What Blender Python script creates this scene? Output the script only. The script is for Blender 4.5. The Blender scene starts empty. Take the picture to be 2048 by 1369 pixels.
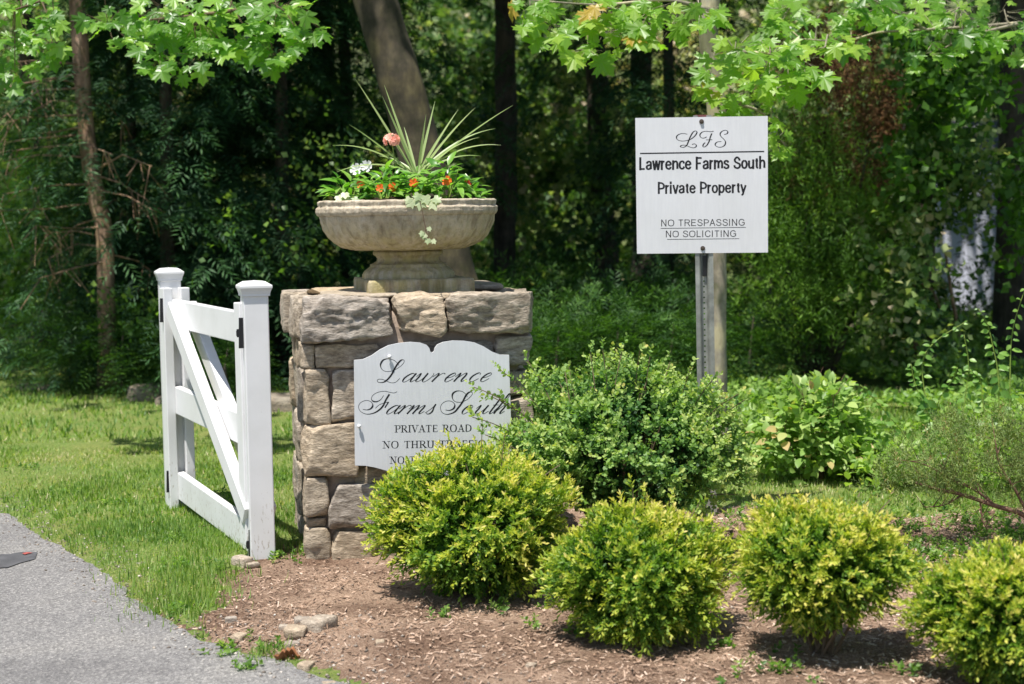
import bpy, math, random
import numpy as np
from mathutils import Vector, Matrix

# ------------------------------------------------------------------ camera, world, sun
S = bpy.context.scene
COL = S.collection
FPX = 3200.0                       # focal length in photo pixels (photo 2048 x 1369)
CAMZ = 1.445
PITCH = math.atan((684.5 - 425.0) / FPX)
ROLL = math.radians(-0.9)
RC = Matrix.Rotation(math.pi/2 - PITCH, 3, 'X') @ Matrix.Rotation(ROLL, 3, 'Z')
cam_d = bpy.data.cameras.new('camera')
cam_d.sensor_width = 36.0
cam_d.lens = 36.0 * FPX / 2048.0
cam_d.clip_start = 0.1
cam_d.clip_end = 500.0
cam_d.dof.use_dof = True
cam_d.dof.focus_distance = 6.75
cam_d.dof.aperture_fstop = 2.9
cam = bpy.data.objects.new('camera', cam_d)
COL.objects.link(cam)
cam.matrix_world = Matrix.Translation((0, 0, CAMZ)) @ RC.to_4x4()
S.camera = cam

SUN = Vector((0.20, 0.30, -1.0)).normalized()         # direction the light travels
world = bpy.data.worlds.new('World')
S.world = world
world.use_nodes = True
wn = world.node_tree.nodes
wl_ = world.node_tree.links
sky = wn.new('ShaderNodeTexSky')
sky.sky_type = 'NISHITA'
sky.sun_disc = False
sky.sun_elevation = math.asin(-SUN.z)
sky.sun_rotation = math.atan2(-SUN.x, -SUN.y)
wn['Background'].inputs['Strength'].default_value = 0.09
wl_.new(sky.outputs[0], wn['Background'].inputs['Color'])
sl = bpy.data.lights.new('sun', 'SUN')
sl.energy = 5.0
sl.angle = math.radians(0.55)
sl.color = (1.0, 0.955, 0.89)
so = bpy.data.objects.new('sun', sl)
COL.objects.link(so)
so.rotation_euler = SUN.to_track_quat('-Z', 'Y').to_euler()
S.render.engine = 'CYCLES'
S.view_settings.view_transform = 'Standard'
S.view_settings.look = 'None'
S.view_settings.gamma = 1.0
S.view_settings.use_curve_mapping = False
S.view_settings.exposure = 0.68
try:
    S.cycles.max_bounces = 8
    S.cycles.transmission_bounces = 6
    S.cycles.diffuse_bounces = 4
except Exception:
    pass

rnd = random.Random(7)
rng = np.random.default_rng(11)
CAM = Vector((0, 0, CAMZ))

# ------------------------------------------------------------------ pixel -> place helpers
def ray(px, py):
    return RC @ Vector(((px - 1024) / FPX, -(py - 684.5) / FPX, -1.0))
def G(px, py, z=0.0):
    r = ray(px, py); t = (z - CAMZ) / r.z
    return CAM + r * t
def AT(px, py, d):
    r = ray(px, py)
    return CAM + r * (d / r.y)
def PLANE(px, py, q, n):
    r = ray(px, py); t = (q - CAM).dot(n) / r.dot(n)
    return CAM + r * t

# ------------------------------------------------------------------ noise
def _h(ix, iy, iz, s):
    n = (ix.astype(np.int64) * 374761393 + iy.astype(np.int64) * 668265263 + iz.astype(np.int64) * 2147483647 + s * 1274126177) & 0xFFFFFFFF
    n = ((n ^ (n >> 13)) * 1274126177) & 0xFFFFFFFF
    n = ((n ^ (n >> 15)) * 2246822519) & 0xFFFFFFFF
    return ((n ^ (n >> 16)) & 0xFFFFFF) / float(0xFFFFFF) * 2 - 1
def vnoise(P, s=0):
    P = np.asarray(P, float)
    i = np.floor(P).astype(np.int64); f = P - i; f = f * f * (3 - 2 * f)
    r = 0
    for dx in (0, 1):
        for dy in (0, 1):
            for dz in (0, 1):
                w = (f[:, 0] if dx else 1 - f[:, 0]) * (f[:, 1] if dy else 1 - f[:, 1]) * (f[:, 2] if dz else 1 - f[:, 2])
                r = r + w * _h(i[:, 0] + dx, i[:, 1] + dy, i[:, 2] + dz, s)
    return r
def fbm(P, s=0, o=4, g=0.5):
    P = np.asarray(P, float); r = 0; a = 1.0
    for k in range(o):
        r = r + a * vnoise(P * (2 ** k), s + k * 17); a *= g
    return r

# ------------------------------------------------------------------ object helpers
WL = {}
def tag(o, label=None, cat=None, group=None, kind=None):
    if label: o['label'] = label
    if cat: o['category'] = cat
    if group: o['group'] = group
    if kind: o['kind'] = kind
    return o
def thing(name, loc, label, cat, group=None):
    o = bpy.data.objects.new(name, None)
    COL.objects.link(o); o.location = loc; o.empty_display_size = 0.1
    WL[o.name] = Vector(loc)
    return tag(o, label, cat, group)
def base(o):
    return WL.get(o.name, Vector((0, 0, 0))) if o else Vector((0, 0, 0))
def np_mesh(name, V, F, mat, tone=None, smooth=False):
    """F: (n,k) int array or list of faces"""
    me = bpy.data.meshes.new(name)
    V = np.asarray(V, dtype=np.float32)
    if isinstance(F, np.ndarray):
        n, k = F.shape
        me.vertices.add(len(V)); me.vertices.foreach_set('co', V.ravel())
        me.loops.add(n * k); me.loops.foreach_set('vertex_index', F.astype(np.int32).ravel())
        me.polygons.add(n)
        me.polygons.foreach_set('loop_start', np.arange(0, n * k, k, dtype=np.int32))
        me.polygons.foreach_set('loop_total', np.full(n, k, dtype=np.int32))
        me.update(calc_edges=True)
    else:
        me.from_pydata([tuple(map(float, v)) for v in V], [], [tuple(int(i) for i in f) for f in F])
        me.update()
    if tone is not None:
        a = me.attributes.new('tone', 'FLOAT', 'POINT')
        a.data.foreach_set('value', np.asarray(tone, dtype=np.float32))
    if smooth:
        me.polygons.foreach_set('use_smooth', np.ones(len(me.polygons), dtype=bool))
    if mat: me.materials.append(mat)
    return me
def put(name, me, parent=None, origin=None):
    """link a mesh whose vertices are local to `origin` (world)"""
    o = bpy.data.objects.new(name, me)
    COL.objects.link(o)
    w = Vector(origin) if origin is not None else base(parent)
    WL[o.name] = w
    if parent:
        o.parent = parent; o.location = w - base(parent)
    else:
        o.location = w
    return o
def obj(name, V, F, mat, parent=None, origin=None, tone=None, smooth=False):
    """V in world coordinates"""
    w = Vector(origin) if origin is not None else base(parent)
    V = np.asarray(V, float) - np.array(w)
    return put(name, np_mesh(name, V, F, mat, tone, smooth), parent, w)

class MB:
    def __init__(s): s.v = []; s.f = []
    def add(s, V, F):
        b = len(s.v); s.v += [tuple(v) for v in V]; s.f += [tuple(i + b for i in f) for f in F]
    def tube(s, pts, rad, n=8, cap=True):
        P = [Vector(p) for p in pts]; V = []; F = []
        rad = rad if hasattr(rad, '__len__') else [rad] * len(P)
        a = None
        for i, p in enumerate(P):
            t = (P[min(i + 1, len(P) - 1)] - P[max(i - 1, 0)])
            if t.length < 1e-9: t = Vector((0, 0, 1))
            t.normalize()
            if a is None:
                a = t.orthogonal().normalized()
            else:
                a = (a - t * a.dot(t))
                a = a.normalized() if a.length > 1e-6 else t.orthogonal().normalized()
            b = t.cross(a)
            for k in range(n):
                an = 2 * math.pi * k / n
                V.append(p + (a * math.cos(an) + b * math.sin(an)) * rad[i])
        for i in range(len(P) - 1):
            for k in range(n):
                F.append((i*n+k, i*n+(k+1) % n, (i+1)*n+(k+1) % n, (i+1)*n+k))
        if cap:
            F.append(tuple(range(n - 1, -1, -1))); F.append(tuple((len(P)-1)*n + k for k in range(n)))
        s.add(V, F)
    def box(s, c, x, y, z):
        """centre, half-axis vectors"""
        c = Vector(c); x = Vector(x); y = Vector(y); z = Vector(z)
        V = [c + x*i + y*j + z*k for i in (-1, 1) for j in (-1, 1) for k in (-1, 1)]
        s.add(V, [(0,1,3,2),(4,6,7,5),(0,4,5,1),(2,3,7,6),(0,2,6,4),(1,5,7,3)])
    def build(s, name, mat, parent=None, origin=None, smooth=False, bevel=0):
        o = obj(name, s.v, s.f, mat, parent, origin, None, smooth)
        if bevel:
            m = o.modifiers.new('bevel', 'BEVEL'); m.width = bevel; m.segments = 2; m.limit_method = 'ANGLE'
        return o

# batched leaves ---------------------------------------------------
def norm(a):
    return a / np.maximum(np.linalg.norm(a, axis=-1, keepdims=True), 1e-9)
def frames(D, N):
    """columns: x (side), y (along leaf), z (normal)"""
    D = norm(D); X = norm(np.cross(D, N)); Z = np.cross(X, D)
    return np.stack([X, D, Z], axis=1)        # rows are axes
def scatter(T, TF, P, D, N, SC, tone):
    R = frames(D, N)
    SC = np.asarray(SC).reshape(-1, 1, 1)
    V = P[:, None, :] + np.einsum('tk,nkj->ntj', T, R) * SC
    n, t = len(P), len(T)
    F = (TF[None] + (np.arange(n) * t)[:, None, None]).reshape(-1, TF.shape[1])
    return V.reshape(-1, 3), F, np.repeat(tone, t)
LEAF4 = (np.array([[0,0,0],[.26,.35,.07],[.2,.75,.05],[0,1,-.04],[-.2,.75,.05],[-.26,.35,.07],[0,.5,-.0]]),
         np.array([[0,1,6,6],[1,2,6,6],[2,3,6,6],[3,4,6,6],[4,5,6,6],[5,0,6,6]])[:, :3])
SLIM = (np.array([[0,0,0],[.2,.45,.05],[0,1,-.03],[-.2,.45,.05]]), np.array([[0,1,2],[0,2,3]]))
ROUND = (np.array([[0,0,0],[.17,.3,.05],[.17,.7,.04],[0,1,-.05],[-.17,.7,.04],[-.17,.3,.05]]), np.array([[0,1,2,3],[0,3,4,5]]))
STRIP = (np.array([[-.09,0,0],[.09,0,0],[.05,1,-.08],[-.05,1,-.08]]), np.array([[0,1,2,3]]))
PATCH = (np.array([[0,0,0],[.4,.45,.1],[0,1,-.1],[-.4,.45,.1]]), np.array([[0,1,2,3]]))
def rdir(n, r=rng):
    return norm(r.normal(size=(n, 3)))

# ------------------------------------------------------------------ materials
def mat(name):
    m = bpy.data.materials.new(name); m.use_nodes = True
    nt = m.node_tree
    b = nt.nodes['Principled BSDF']
    return m, nt, b
def ramp(nt, fac, stops, interp='LINEAR'):
    r = nt.nodes.new('ShaderNodeValToRGB'); r.color_ramp.interpolation = interp
    e = r.color_ramp.elements
    while len(e) > 1: e.remove(e[-1])
    e[0].position = stops[0][0]; e[0].color = (*stops[0][1], 1)
    for p, c in stops[1:]:
        k = e.new(p); k.color = (*c, 1)
    if fac is not None: nt.links.new(fac, r.inputs[0])
    return r
def noise(nt, scale, detail=4, rough=.55, vec=None, dist=0):
    n = nt.nodes.new('ShaderNodeTexNoise'); n.inputs['Scale'].default_value = scale
    n.inputs['Detail'].default_value = detail; n.inputs['Roughness'].default_value = rough
    n.inputs['Distortion'].default_value = dist
    if vec: nt.links.new(vec, n.inputs['Vector'])
    return n
def coords(nt, kind='Object', scale=None):
    c = nt.nodes.new('ShaderNodeTexCoord')
    out = c.outputs[kind]
    if scale:
        mp = nt.nodes.new('ShaderNodeMapping'); mp.inputs['Scale'].default_value = scale
        nt.links.new(out, mp.inputs['Vector']); out = mp.outputs[0]
    return out
def geo_pos(nt, scale=None, rot=None):
    out = nt.nodes.new('ShaderNodeNewGeometry').outputs['Position']
    if scale or rot:
        mp = nt.nodes.new('ShaderNodeMapping')
        if scale: mp.inputs['Scale'].default_value = scale
        if rot: mp.inputs['Rotation'].default_value = rot
        nt.links.new(out, mp.inputs['Vector']); out = mp.outputs[0]
    return out
def mixc(nt, fac, a, b, mode='MIX'):
    m = nt.nodes.new('ShaderNodeMix'); m.data_type = 'RGBA'; m.blend_type = mode
    if hasattr(fac, 'is_linked') or isinstance(fac, bpy.types.NodeSocket): nt.links.new(fac, m.inputs[0])
    else: m.inputs[0].default_value = fac
    for s, v in ((6, a), (7, b)):
        if isinstance(v, bpy.types.NodeSocket): nt.links.new(v, m.inputs[s])
        else: m.inputs[s].default_value = (*v, 1)
    return m.outputs[2]
def bump(nt, b, h, strength, dist):
    n = nt.nodes.new('ShaderNodeBump'); n.inputs['Strength'].default_value = strength
    n.inputs['Distance'].default_value = dist
    nt.links.new(h, n.inputs['Height']); nt.links.new(n.outputs[0], b.inputs['Normal'])
    return n
def leafmat(name, stops, trans=.35, tcol=1.6, rough=.45, spec=.4, objrand=False, tscale=(1, 1.1, .4)):
    """stops: tone -> colour (tone = age of the leaf, its own pigment)"""
    m, nt, b = mat(name)
    if objrand:
        src = nt.nodes.new('ShaderNodeObjectInfo').outputs['Random']
    else:
        a = nt.nodes.new('ShaderNodeAttribute'); a.attribute_name = 'tone'; src = a.outputs['Fac']
    r = ramp(nt, src, stops)
    nt.links.new(r.outputs[0], b.inputs['Base Color'])
    b.inputs['Roughness'].default_value = rough
    b.inputs['Specular IOR Level'].default_value = spec
    t = nt.nodes.new('ShaderNodeBsdfTranslucent')
    c = mixc(nt, 1.0, r.outputs[0], tuple(tcol * k for k in tscale), 'MULTIPLY')
    nt.links.new(c, t.inputs['Color'])
    mx = nt.nodes.new('ShaderNodeMixShader'); mx.inputs[0].default_value = trans
    nt.links.new(b.outputs[0], mx.inputs[1]); nt.links.new(t.outputs[0], mx.inputs[2])
    nt.links.new(mx.outputs[0], nt.nodes['Material Output'].inputs[0])
    return m
def plain(name, c, rough=.6, spec=.3, metal=0, var=0, vs=8, bmp=0, bs=60):
    m, nt, b = mat(name)
    b.inputs['Base Color'].default_value = (*c, 1)
    b.inputs['Roughness'].default_value = rough
    b.inputs['Specular IOR Level'].default_value = spec
    b.inputs['Metallic'].default_value = metal
    if var:
        n = noise(nt, vs, 6, .6, coords(nt))
        r = ramp(nt, n.outputs[0], [(.3, tuple(k*(1-var) for k in c)), (.7, tuple(min(1, k*(1+var)) for k in c))])
        nt.links.new(r.outputs[0], b.inputs['Base Color'])
    if bmp:
        n = noise(nt, bs, 5, .6, coords(nt)); bump(nt, b, n.outputs[0], bmp, .004)
    return m

# stone of the pillar
def stonemat(name, cols, sc=1.0, lich=.25):
    m, nt, b = mat(name)
    oi = nt.nodes.new('ShaderNodeObjectInfo')
    ad = nt.nodes.new('ShaderNodeVectorMath'); ad.operation = 'MULTIPLY_ADD'
    ad.inputs[1].default_value = (1, 1, 1)
    nt.links.new(coords(nt), ad.inputs[0])
    cv = nt.nodes.new('ShaderNodeCombineXYZ')
    ml = nt.nodes.new('ShaderNodeMath'); ml.operation = 'MULTIPLY'; ml.inputs[1].default_value = 37
    nt.links.new(oi.outputs['Random'], ml.inputs[0])
    for k in range(3): nt.links.new(ml.outputs[0], cv.inputs[k])
    nt.links.new(cv.outputs[0], ad.inputs[2])
    vec = ad.outputs[0]
    mp = nt.nodes.new('ShaderNodeMapping'); mp.inputs['Scale'].default_value = (1, 1, 2.6); mp.inputs['Rotation'].default_value = (.2, .35, 0)
    nt.links.new(vec, mp.inputs['Vector'])
    n1 = noise(nt, 17*sc, 9, .72, mp.outputs[0], .25)
    n2 = noise(nt, 45*sc, 8, .7, mp.outputs[0])
    n3 = noise(nt, 3.5*sc, 3, .5, vec)
    r1 = ramp(nt, n1.outputs[0], [(.28, cols[0]), (.45, cols[1]), (.58, cols[2]), (.74, cols[3])])
    r2 = ramp(nt, n2.outputs[0], [(.3, (.42,.41,.40)), (.48, (.95,.95,.95)), (.72, (1.45,1.43,1.38))])
    c = mixc(nt, .8, r1.outputs[0], r2.outputs[0], 'MULTIPLY')
    rt = ramp(nt, oi.outputs['Random'], [(0, (.80,.80,.84)), (.35, (1,.97,.93)), (.6, (1.1,1.0,.86)), (.8, (.88,.86,.84)), (1, (1.15,1.1,1.04))])
    c = mixc(nt, 1.0, c, rt.outputs[0], 'MULTIPLY')
    l = ramp(nt, n3.outputs[0], [(.55, (0,0,0)), (.68, (1,1,1))])
    lm = nt.nodes.new('ShaderNodeMath'); lm.operation = 'MULTIPLY'; lm.inputs[1].default_value = lich
    nt.links.new(l.outputs[0], lm.inputs[0])
    c = mixc(nt, lm.outputs[0], c, (.44,.41,.34))
    nt.links.new(c, b.inputs['Base Color'])
    b.inputs['Roughness'].default_value = .78; b.inputs['Specular IOR Level'].default_value = .3
    ma = nt.nodes.new('ShaderNodeMath'); ma.operation = 'ADD'
    m2 = nt.nodes.new('ShaderNodeMath'); m2.operation = 'MULTIPLY'; m2.inputs[1].default_value = .45
    nt.links.new(n2.outputs[0], m2.inputs[0]); nt.links.new(n1.outputs[0], ma.inputs[0]); nt.links.new(m2.outputs[0], ma.inputs[1])
    bump(nt, b, ma.outputs[0], 1.0, .012)
    return m
M = {}
M['stone'] = stonemat('fieldstone', [(.12,.10,.08), (.31,.268,.215), (.45,.40,.335), (.68,.62,.54)])
M['rock'] = stonemat('loose_rock', [(.2,.17,.14), (.34,.29,.24), (.43,.38,.32), (.55,.5,.44)], 2)
M['mossrock'] = stonemat('grey_rock', [(.1,.09,.07), (.2,.17,.14), (.27,.23,.18), (.33,.3,.25)], 1)
M['mortar'] = plain('mortar', (.30,.235,.185), .9, .2, 0, .3, 20, .8, 70)
M['vinyl'], nt, b = mat('white_vinyl')
n = noise(nt, 90, 4, .6, geo_pos(nt, (1, 1, .35)))
sx = nt.nodes.new('ShaderNodeSeparateXYZ'); nt.links.new(geo_pos(nt), sx.inputs[0])
mr = nt.nodes.new('ShaderNodeMapRange'); mr.inputs[1].default_value = .42; mr.inputs[2].default_value = 0.0; mr.inputs[3].default_value = 0; mr.inputs[4].default_value = .16
nt.links.new(sx.outputs[2], mr.inputs[0])
ad = nt.nodes.new('ShaderNodeMath'); ad.operation = 'ADD'; nt.links.new(n.outputs[0], ad.inputs[0]); nt.links.new(mr.outputs[0], ad.inputs[1])
r = ramp(nt, ad.outputs[0], [(.70, (.70,.70,.70)), (.80, (.42,.38,.33))])
n2 = noise(nt, 6, 5, .6, geo_pos(nt))
r2 = ramp(nt, n2.outputs[0], [(.35, (.93,.93,.92)), (.6, (1,1,1))])
nt.links.new(mixc(nt, 1, r.outputs[0], r2.outputs[0], 'MULTIPLY'), b.inputs['Base Color'])
b.inputs['Roughness'].default_value = .38
def boardmat(name, c0, c1, scale):
    m, nt, b = mat(name)
    n1 = noise(nt, 9, 6, .65, geo_pos(nt, scale))
    n2 = noise(nt, 3.5, 5, .6, geo_pos(nt))
    r = ramp(nt, n1.outputs[0], [(.3, c0), (.65, c1)])
    r2 = ramp(nt, n2.outputs[0], [(.3, (.92,.92,.90)), (.65, (1,1,1))])
    nt.links.new(mixc(nt, 1, r.outputs[0], r2.outputs[0], 'MULTIPLY'), b.inputs['Base Color'])
    b.inputs['Roughness'].default_value = .42
    bump(nt, b, n1.outputs[0], .05, .001)
    return m
M['plaque'] = boardmat('plaque_paint', (.60,.61,.63), (.66,.67,.69), (14, 14, 1.2))
M['signpaint'] = boardmat('sign_sheet', (.63,.635,.655), (.67,.675,.69), (12, 12, .9))
M['ink'] = plain('black_ink', (.012,.012,.014), .5, .3)
M['iron'] = plain('black_iron', (.02,.02,.022), .4, .5, .4)
M['bolt'] = plain('rusty_bolt', (.09,.07,.055), .5, .5, .6, .4, 60)
M['whitecap'] = plain('white_screw_cap', (.68,.68,.68), .4, .4)
M['galv'] = plain('galvanised_steel', (.30,.31,.28), .45, .5, .45, .35, 14, .2, 80)
M['reflector'] = plain('redbrown_tape', (.16,.05,.05), .5, .4)
# urn
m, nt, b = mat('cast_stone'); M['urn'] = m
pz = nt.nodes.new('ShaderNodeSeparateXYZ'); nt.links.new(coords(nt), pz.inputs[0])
n1 = noise(nt, 7, 7, .65, coords(nt)); n2 = noise(nt, 70, 6, .7, coords(nt)); n3 = noise(nt, 12, 4, .6, coords(nt, 'Object', (2.2, 2.2, .35)))
r = ramp(nt, n1.outputs[0], [(.25, (.33,.27,.19)), (.5, (.50,.43,.325)), (.75, (.64,.56,.44))])
sp = ramp(nt, n2.outputs[0], [(.3, (.62,.6,.56)), (.5, (1,1,1)), (.8, (1.15,1.15,1.13))])
c = mixc(nt, .8, r.outputs[0], sp.outputs[0], 'MULTIPLY')
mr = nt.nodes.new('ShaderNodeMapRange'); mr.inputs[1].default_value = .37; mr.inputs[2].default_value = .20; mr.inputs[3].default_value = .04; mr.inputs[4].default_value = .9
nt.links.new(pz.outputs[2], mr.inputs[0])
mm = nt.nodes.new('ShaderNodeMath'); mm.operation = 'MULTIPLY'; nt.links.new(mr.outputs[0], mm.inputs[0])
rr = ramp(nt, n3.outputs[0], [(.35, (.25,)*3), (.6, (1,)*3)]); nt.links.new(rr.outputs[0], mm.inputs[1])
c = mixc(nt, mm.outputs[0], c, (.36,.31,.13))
n4 = noise(nt, 40, 3, .5, coords(nt, 'Object', (1.6, 1.6, .5)))
wsp = ramp(nt, n4.outputs[0], [(.70, (0,)*3), (.74, (1,)*3)])
m5 = nt.nodes.new('ShaderNodeMapRange'); m5.inputs[1].default_value = .33; m5.inputs[2].default_value = .39; m5.inputs[3].default_value = 0; m5.inputs[4].default_value = .8
nt.links.new(pz.outputs[2], m5.inputs[0])
m6 = nt.nodes.new('ShaderNodeMath'); m6.operation = 'MULTIPLY'; nt.links.new(m5.outputs[0], m6.inputs[0]); nt.links.new(wsp.outputs[0], m6.inputs[1])
c = mixc(nt, m6.outputs[0], c, (.62,.6,.56))
n6 = noise(nt, 22, 5, .6, coords(nt, 'Object', (1.5, 1.5, .22)))
st6 = ramp(nt, n6.outputs[0], [(.36, (.60,.57,.52)), (.52, (1,1,1)), (.7, (1.1,1.09,1.05))])
c = mixc(nt, .85, c, st6.outputs[0], 'MULTIPLY')
nt.links.new(c, b.inputs['Base Color']); b.inputs['Roughness'].default_value = .85
bump(nt, b, n2.outputs[0], 1.0, .008)
M['soil'] = plain('potting_soil', (.035,.022,.016), .95, .1, 0, .5, 60, 1, 90)
# bark
def barkmat(name, cols, s=(1, 1, .18), sc=22, d=.02):
    m, nt, b = mat(name)
    n1 = noise(nt, sc, 8, .65, geo_pos(nt, s)); n2 = noise(nt, 5, 4, .6, geo_pos(nt))
    r = ramp(nt, n1.outputs[0], [(.3, cols[0]), (.5, cols[1]), (.72, cols[2])])
    r2 = ramp(nt, n2.outputs[0], [(.38, (.55,.62,.45)), (.5, (1,1,1)), (.62, (1.5,1.5,1.2))])
    nt.links.new(mixc(nt, .9, r.outputs[0], r2.outputs[0], 'MULTIPLY'), b.inputs['Base Color'])
    b.inputs['Roughness'].default_value = .9; bump(nt, b, n1.outputs[0], .9, d)
    return m
M['bark_grey'] = barkmat('smooth_grey_bark', [(.03,.024,.015), (.058,.046,.028), (.105,.085,.05)], (1, 1, .5), 12, .008)
M['bark_tan'] = barkmat('tan_bark', [(.17,.145,.11), (.27,.235,.18), (.38,.34,.27)], (1, 1, .3), 14, .006)
M['bark_dark'] = barkmat('dark_bark', [(.03,.024,.018), (.06,.048,.036), (.10,.082,.065)])
M['bark_red'] = barkmat('reddish_bark', [(.12,.07,.045), (.26,.16,.11), (.42,.29,.21)])
M['twig'] = plain('twig_bark', (.14,.10,.065), .85, .2, 0, .3, 30)
M['twig_red'] = plain('juniper_twig', (.17,.10,.07), .85, .2, 0, .3, 30)
M['greenstem'] = plain('green_stem', (.22,.30,.06), .6, .3)
# leaves
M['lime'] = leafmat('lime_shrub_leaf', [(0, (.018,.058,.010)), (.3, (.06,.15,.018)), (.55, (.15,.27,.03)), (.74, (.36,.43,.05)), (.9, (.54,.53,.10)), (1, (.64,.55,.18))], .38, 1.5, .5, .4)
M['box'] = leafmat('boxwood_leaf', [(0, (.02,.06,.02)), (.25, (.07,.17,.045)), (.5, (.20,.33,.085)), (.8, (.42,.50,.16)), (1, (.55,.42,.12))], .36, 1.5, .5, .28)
M['maple'] = leafmat('maple_leaf', [(0, (.07,.17,.022)), (.6, (.14,.28,.035)), (1, (.28,.42,.08))], .5, 2.4, .36, .6, True)
M['maple_light'] = leafmat('young_maple_leaf', [(0, (.13,.26,.03)), (.6, (.20,.34,.045)), (.96, (.30,.42,.07)), (1, (.45,.28,.06))], .52, 2.1, .40, .5, True)
M['canopy'] = leafmat('canopy_leaf', [(0, (.03,.085,.014)), (1, (.09,.19,.025))], .42, 2.2, .5, .3)
M['hemlock'] = leafmat('hemlock_needles', [(0, (.010,.036,.016)), (.5, (.024,.072,.028)), (1, (.065,.16,.045))], .25, 1.5, .6, .3)
M['spruce'] = leafmat('spruce_needles', [(0, (.012,.035,.012)), (.6, (.03,.075,.02)), (1, (.09,.13,.03))], .2, 1.4, .6, .3)
M['cedar'] = leafmat('cedar_foliage', [(0, (.06,.135,.02)), (.55, (.14,.27,.035)), (1, (.27,.40,.07))], .3, 1.6, .6, .25)
M['seedling'] = leafmat('shade_evergreen', [(0, (.012,.038,.012)), (.6, (.03,.085,.018)), (1, (.10,.21,.03))], .25, 1.5, .6, .25)
M['deadneedle'] = leafmat('brown_dead_needles', [(0, (.06,.033,.018)), (1, (.24,.13,.06))], .2, 1.2, .8, .1, tscale=(1, .8, .5))
M['wood'] = leafmat('far_wood_foliage', [(0, (.025,.065,.02)), (.35, (.08,.16,.04)), (.6, (.22,.30,.10)), (.82, (.38,.42,.20)), (1, (.52,.42,.30))], .35, 1.8, .55, .3)
M['bushleaf'] = leafmat('broad_bush_leaf', [(0, (.13,.25,.05)), (.5, (.25,.38,.10)), (.86, (.38,.47,.16)), (1, (.50,.30,.16))], .35, 1.7, .42, .5, True)
M['weed'] = leafmat('weed_leaf', [(0, (.05,.12,.025)), (.6, (.13,.235,.045)), (1, (.26,.36,.09))], .4, 1.9, .45, .4)
M['suntint_weed'] = leafmat('sun_tinted_weed_leaf', [(0, (.09,.19,.035)), (.5, (.21,.34,.075)), (1, (.38,.48,.15))], .4, 1.7, .45, .4)  # lighter copy of the weed leaf, sunlight put into its colour
M['vineleaf'] = leafmat('vine_leaf', [(0, (.09,.21,.035)), (1, (.22,.36,.07))], .4, 1.9, .42, .5, True)
M['juniper'] = leafmat('juniper_needles', [(0, (.06,.10,.03)), (.6, (.15,.21,.055)), (.9, (.26,.30,.10)), (1, (.32,.19,.10))], .25, 1.5, .6, .3)
M['grass'] = leafmat('grass_blade', [(0, (.075,.155,.03)), (.35, (.155,.265,.05)), (.68, (.26,.345,.09)), (.9, (.42,.42,.20)), (1, (.56,.48,.31))], .4, 1.6, .5, .35)
M['potleaf'] = leafmat('bedding_leaf', [(0, (.06,.18,.02)), (.6, (.13,.30,.03)), (1, (.25,.42,.08))], .38, 1.9, .32, .6, True)
M['ivy'] = leafmat('variegated_ivy_leaf', [(0, (.30,.40,.20)), (1, (.52,.56,.36))], .3, 1.3, .4, .5, True)
M['spike'] = leafmat('spike_blade', [(0, (.22,.32,.10)), (1, (.36,.44,.18))], .3, 1.3, .4, .5, True)
def petal(name, c): 
    return leafmat(name, [(0, c), (1, tuple(min(1, k*1.15) for k in c))], .3, 1.1, .5, .3, True, (1, 1, 1))
M['orange'] = petal('orange_petal', (.85,.15,.02)); M['red'] = petal('red_petal', (.62,.05,.02))
M['salmon'] = petal('salmon_petal', (1.0,.50,.40)); M['whitep'] = petal('white_petal', (.82,.8,.8))
M['deadleaf'] = plain('dry_leaf', (.30,.13,.06), .8, .2, 0, .3, 20)
M['chip'] = leafmat('wood_chip', [(0, (.08,.05,.035)), (.3, (.24,.155,.105)), (.65, (.42,.295,.215)), (.9, (.54,.41,.32)), (1, (.68,.58,.48))], .04, 1, .9, .15, tscale=(1, 1, 1))
# ------------------------------------------------------------------ ground
def seg_dist(P, poly):
    d = np.full(len(P), 1e9)
    for a, b in zip(poly[:-1], poly[1:]):
        a = np.array(a); b = np.array(b); ab = b - a
        t = np.clip(((P - a) @ ab) / (ab @ ab), 0, 1)
        d = np.minimum(d, np.linalg.norm(P - (a + t[:, None] * ab), axis=1))
    return d
def inside(P, poly):
    c = np.zeros(len(P), bool); n = len(poly)
    for i in range(n):
        x1, y1 = poly[i]; x2, y2 = poly[(i + 1) % n]
        if y1 == y2: continue
        k = ((y1 > P[:, 1]) != (y2 > P[:, 1])) & (P[:, 0] < (x2 - x1) * (P[:, 1] - y1) / (y2 - y1) + x1)
        c ^= k
    return c
def gp(*pts): return [(G(a, b, -.028).x, G(a, b, -.028).y) for a, b in pts]
EDGE = gp((-330, 880), (-60, 985), (0, 1022), (90, 1075), (170, 1120), (250, 1180), (300, 1225), (380, 1268), (480, 1305), (600, 1337), (720, 1369), (900, 1410), (1250, 1470), (1700, 1520), (2400, 1560))
DRIVE = EDGE + [(3.6, 1.0), (-9, 1.0), (-9, EDGE[0][1])]
MULCH = gp((300, 1215), (395, 1262), (440, 1210), (425, 1175), (500, 1135), (560, 1110), (640, 1080), (700, 1010), (1000, 1010), (1430, 1030), (1560, 1030), (1700, 1052), (1850, 1040), (2120, 1030))
MULCH = MULCH + [(3.9, 6.0), (3.9, 3.2)] + EDGE[::-1][2:-5]
def H(P):
    """height of the soil"""
    P = np.asarray(P, float)
    q = np.c_[P, np.zeros(len(P))]
    sd = seg_dist(P, EDGE) * np.where(inside(P, DRIVE), -1, 1)
    base_ = -.035 + np.clip(sd / .3, -1, 1) * .035
    h = base_ + fbm(q * 1.3, 3, 3) * .012 * np.clip(sd * 3, 0, 1) + fbm(q * 9, 5, 3) * .007
    m = inside(P, MULCH)
    h = h + np.where(m, fbm(q * 28, 9, 3) * .007, fbm(q * 20, 9, 2) * .003)
    return h
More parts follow.
